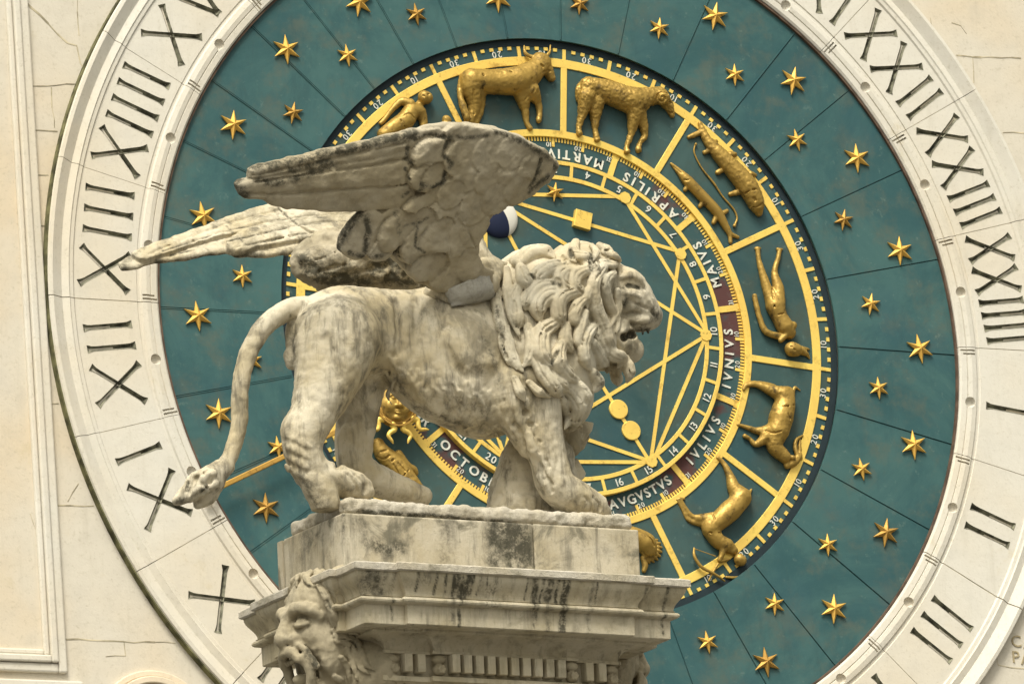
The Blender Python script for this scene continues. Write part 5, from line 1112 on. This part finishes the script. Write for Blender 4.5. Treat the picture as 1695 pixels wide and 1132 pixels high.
# shaggy underside of the far wing, black with algae
s = Sculpt((-.95, .02, 1.42), (.25, .62, 1.98), .0075, FR)
def limb(pts, k=.04, mode='add', n=4): s.chain([L(p[0], p[1], p[2]) for p in pts], [p[3] / 320. for p in pts], k, mode, n=n)
limb([(505, 425, .36, 22), (520, 440, .34, 34), (580, 440, .30, 40), (650, 445, .24, 36), (720, 455, .16, 34), (770, 455, .10, 30)], .03); limb([(510, 410, .36, 14), (560, 405, .34, 26), (640, 415, .28, 30)], .03)
P, n_ = s.trace([(515, 415), (560, 440), (600, 462)])
for a in ([(500, 440), (540, 425), (600, 400)], [(510, 455), (560, 440), (630, 415)], [(540, 462), (600, 450), (660, 430)]):
    P, n_ = s.trace(a); s.chain(P, .009, .006, 'cut') if P is not None else None
s.rough(.03, .05, 51, 3); me = s.mesh('wing_root'); paint(me, s.V, 'stain_shade', [(s.trace(a)[0], r, k) for a, r, k in (([(520, 430), (560, 450), (640, 455)], .10, .58), ([(500, 430), (530, 460), (600, 466)], .05, 1.0), ([(620, 440), (640, 430), (760, 450)], .06, 1.0), ([(640, 460), (720, 462)], .05, 1.0))])
wr = link('wing_root', me, M['wing'], lion, True); wr['label'] = 'dark algae-covered root of the far wing'
# shoulder swelling where the near wing grows out of the back
s = Sculpt((-.25, -.42, 1.3), (.55, .25, 1.85), .007, FR)
limb([(715, 482, -.10, 14), (755, 484, -.15, 24), (795, 474, -.15, 24), (812, 458, -.12, 18)], .03); limb([(800, 445, -.14, 18), (820, 445, -.10, 15), (836, 442, -.05, 8)], .02); limb([(797, 383, -.06, 9), (796, 374, -.05, 8)], .01); limb([(788, 392, -.06, 9), (796, 418, -.08, 13), (812, 440, -.08, 16)], .02)
s.rough(.016, .06, 52, 3); link('wing_shoulder', s.mesh('wing_shoulder'), M['lion'], lion, True)
# lead flashing dressed over the joint
G_ = []; nu, nv = 14, 8; qd = [(735, 482), (806, 452), (821, 494), (746, 509)]
for j in range(nv + 1):
    for i in range(nu + 1):
        a, b_ = i / nu, j / nv; x = (1 - a) * (1 - b_) * qd[0][0] + a * (1 - b_) * qd[1][0] + a * b_ * qd[2][0] + (1 - a) * b_ * qd[3][0]; y = (1 - a) * (1 - b_) * qd[0][1] + a * (1 - b_) * qd[1][1] + a * b_ * qd[2][1] + (1 - a) * b_ * qd[3][1]
        best = None
        for sk_ in (s, BODY):
            p, n_ = sk_.surf(x, y)
            if p is not None and (best is None or p[1] < best[0][1]): best = (p, n_)
        w_ = nsd.surf(x, y)[0]
        if w_ is not None:
            w_ = np.array(nw.matrix_local @ Vector(w_)); 
            if best is None or w_[1] < best[0][1]: best = (w_, np.array([-.3, -.9, -.1]))
        if best is None: best = (L(x, y, -.2), np.array([0, -1, 0]))
        G_.append(best[0] + np.array([-.004, -.012, 0]) + .006 * math.sin(i * 1.3 + j * 2.1) * np.array([0, -1, 0]))
G_ = np.array(G_).reshape(nv + 1, nu + 1, 3)
for _ in range(2): G_[1:-1, 1:-1] = (G_[:-2, 1:-1] + G_[2:, 1:-1] + G_[1:-1, :-2] + G_[1:-1, 2:]) / 4
ls = link('lead_sheet', pymesh('lead_sheet', G_.reshape(-1, 3), [(j * (nu + 1) + i, j * (nu + 1) + i + 1, (j + 1) * (nu + 1) + i + 1, (j + 1) * (nu + 1) + i) for j in range(nv) for i in range(nu)]), M['lead'], lion, True)
md = ls.modifiers.new('thickness', 'SOLIDIFY'); md.thickness = .008
# lead strip along the far wing's leading edge
pa, pb = [np.array(fw_.matrix_local @ Vector((*q_, .034))) for q_ in [fsd.inv[:2] @ np.append(FR[:3, :3] @ L(*p_, .45) + CO, 1) for p_ in ((247, 406), (362, 352))]] if False else (None, None)
# ---------------- stone stump and the open book under the far paw
s = Sculpt((.2, -.05, .33), (.85, .40, 1.15), .0065, FR)
limb([(905, 700, .12, 34), (880, 750, .12, 42), (862, 800, .12, 46), (856, 850, .12, 50)], .02); limb([(905, 760, .14, 44), (900, 850, .14, 56)], .03); s.rough(.02, .05, 61, 3); s.D = np.maximum(s.D, (.372 - s.ax[2])[None, None, :]).astype(np.float32)
me = s.mesh('support_stone'); paint(me, s.V, 'stain_shade', [(s.trace([(900, 760), (905, 800), (910, 830)])[0], .05, .45)]); link('support_stone', me, M['lion'], lion, True)
def book_leaf(pts, ly0, ly1):
    v = [tuple(L(x, y, ly0)) for x, y in pts]; d_ = np.array([.03, ly1 - ly0, .02]); v += [tuple(np.array(p) + d_) for p in v]; n = len(pts)
    mb = MB(); mb.add(v, [tuple(range(n)), tuple(range(2 * n - 1, n - 1, -1))] + [(i, (i + 1) % n, (i + 1) % n + n, i + n) for i in range(n)]); return mb.build('book', M['lion'], lion, False, .008)
book_leaf([(948, 702), (957, 694), (984, 699), (981, 712), (960, 742), (936, 768), (930, 760)], .10, .36)
book_leaf([(938, 772), (956, 757), (971, 783), (968, 791), (948, 805), (942, 800)], .12, .36)
book_leaf([(972, 716), (978, 722), (968, 742), (955, 752), (950, 748)], .16, .34)
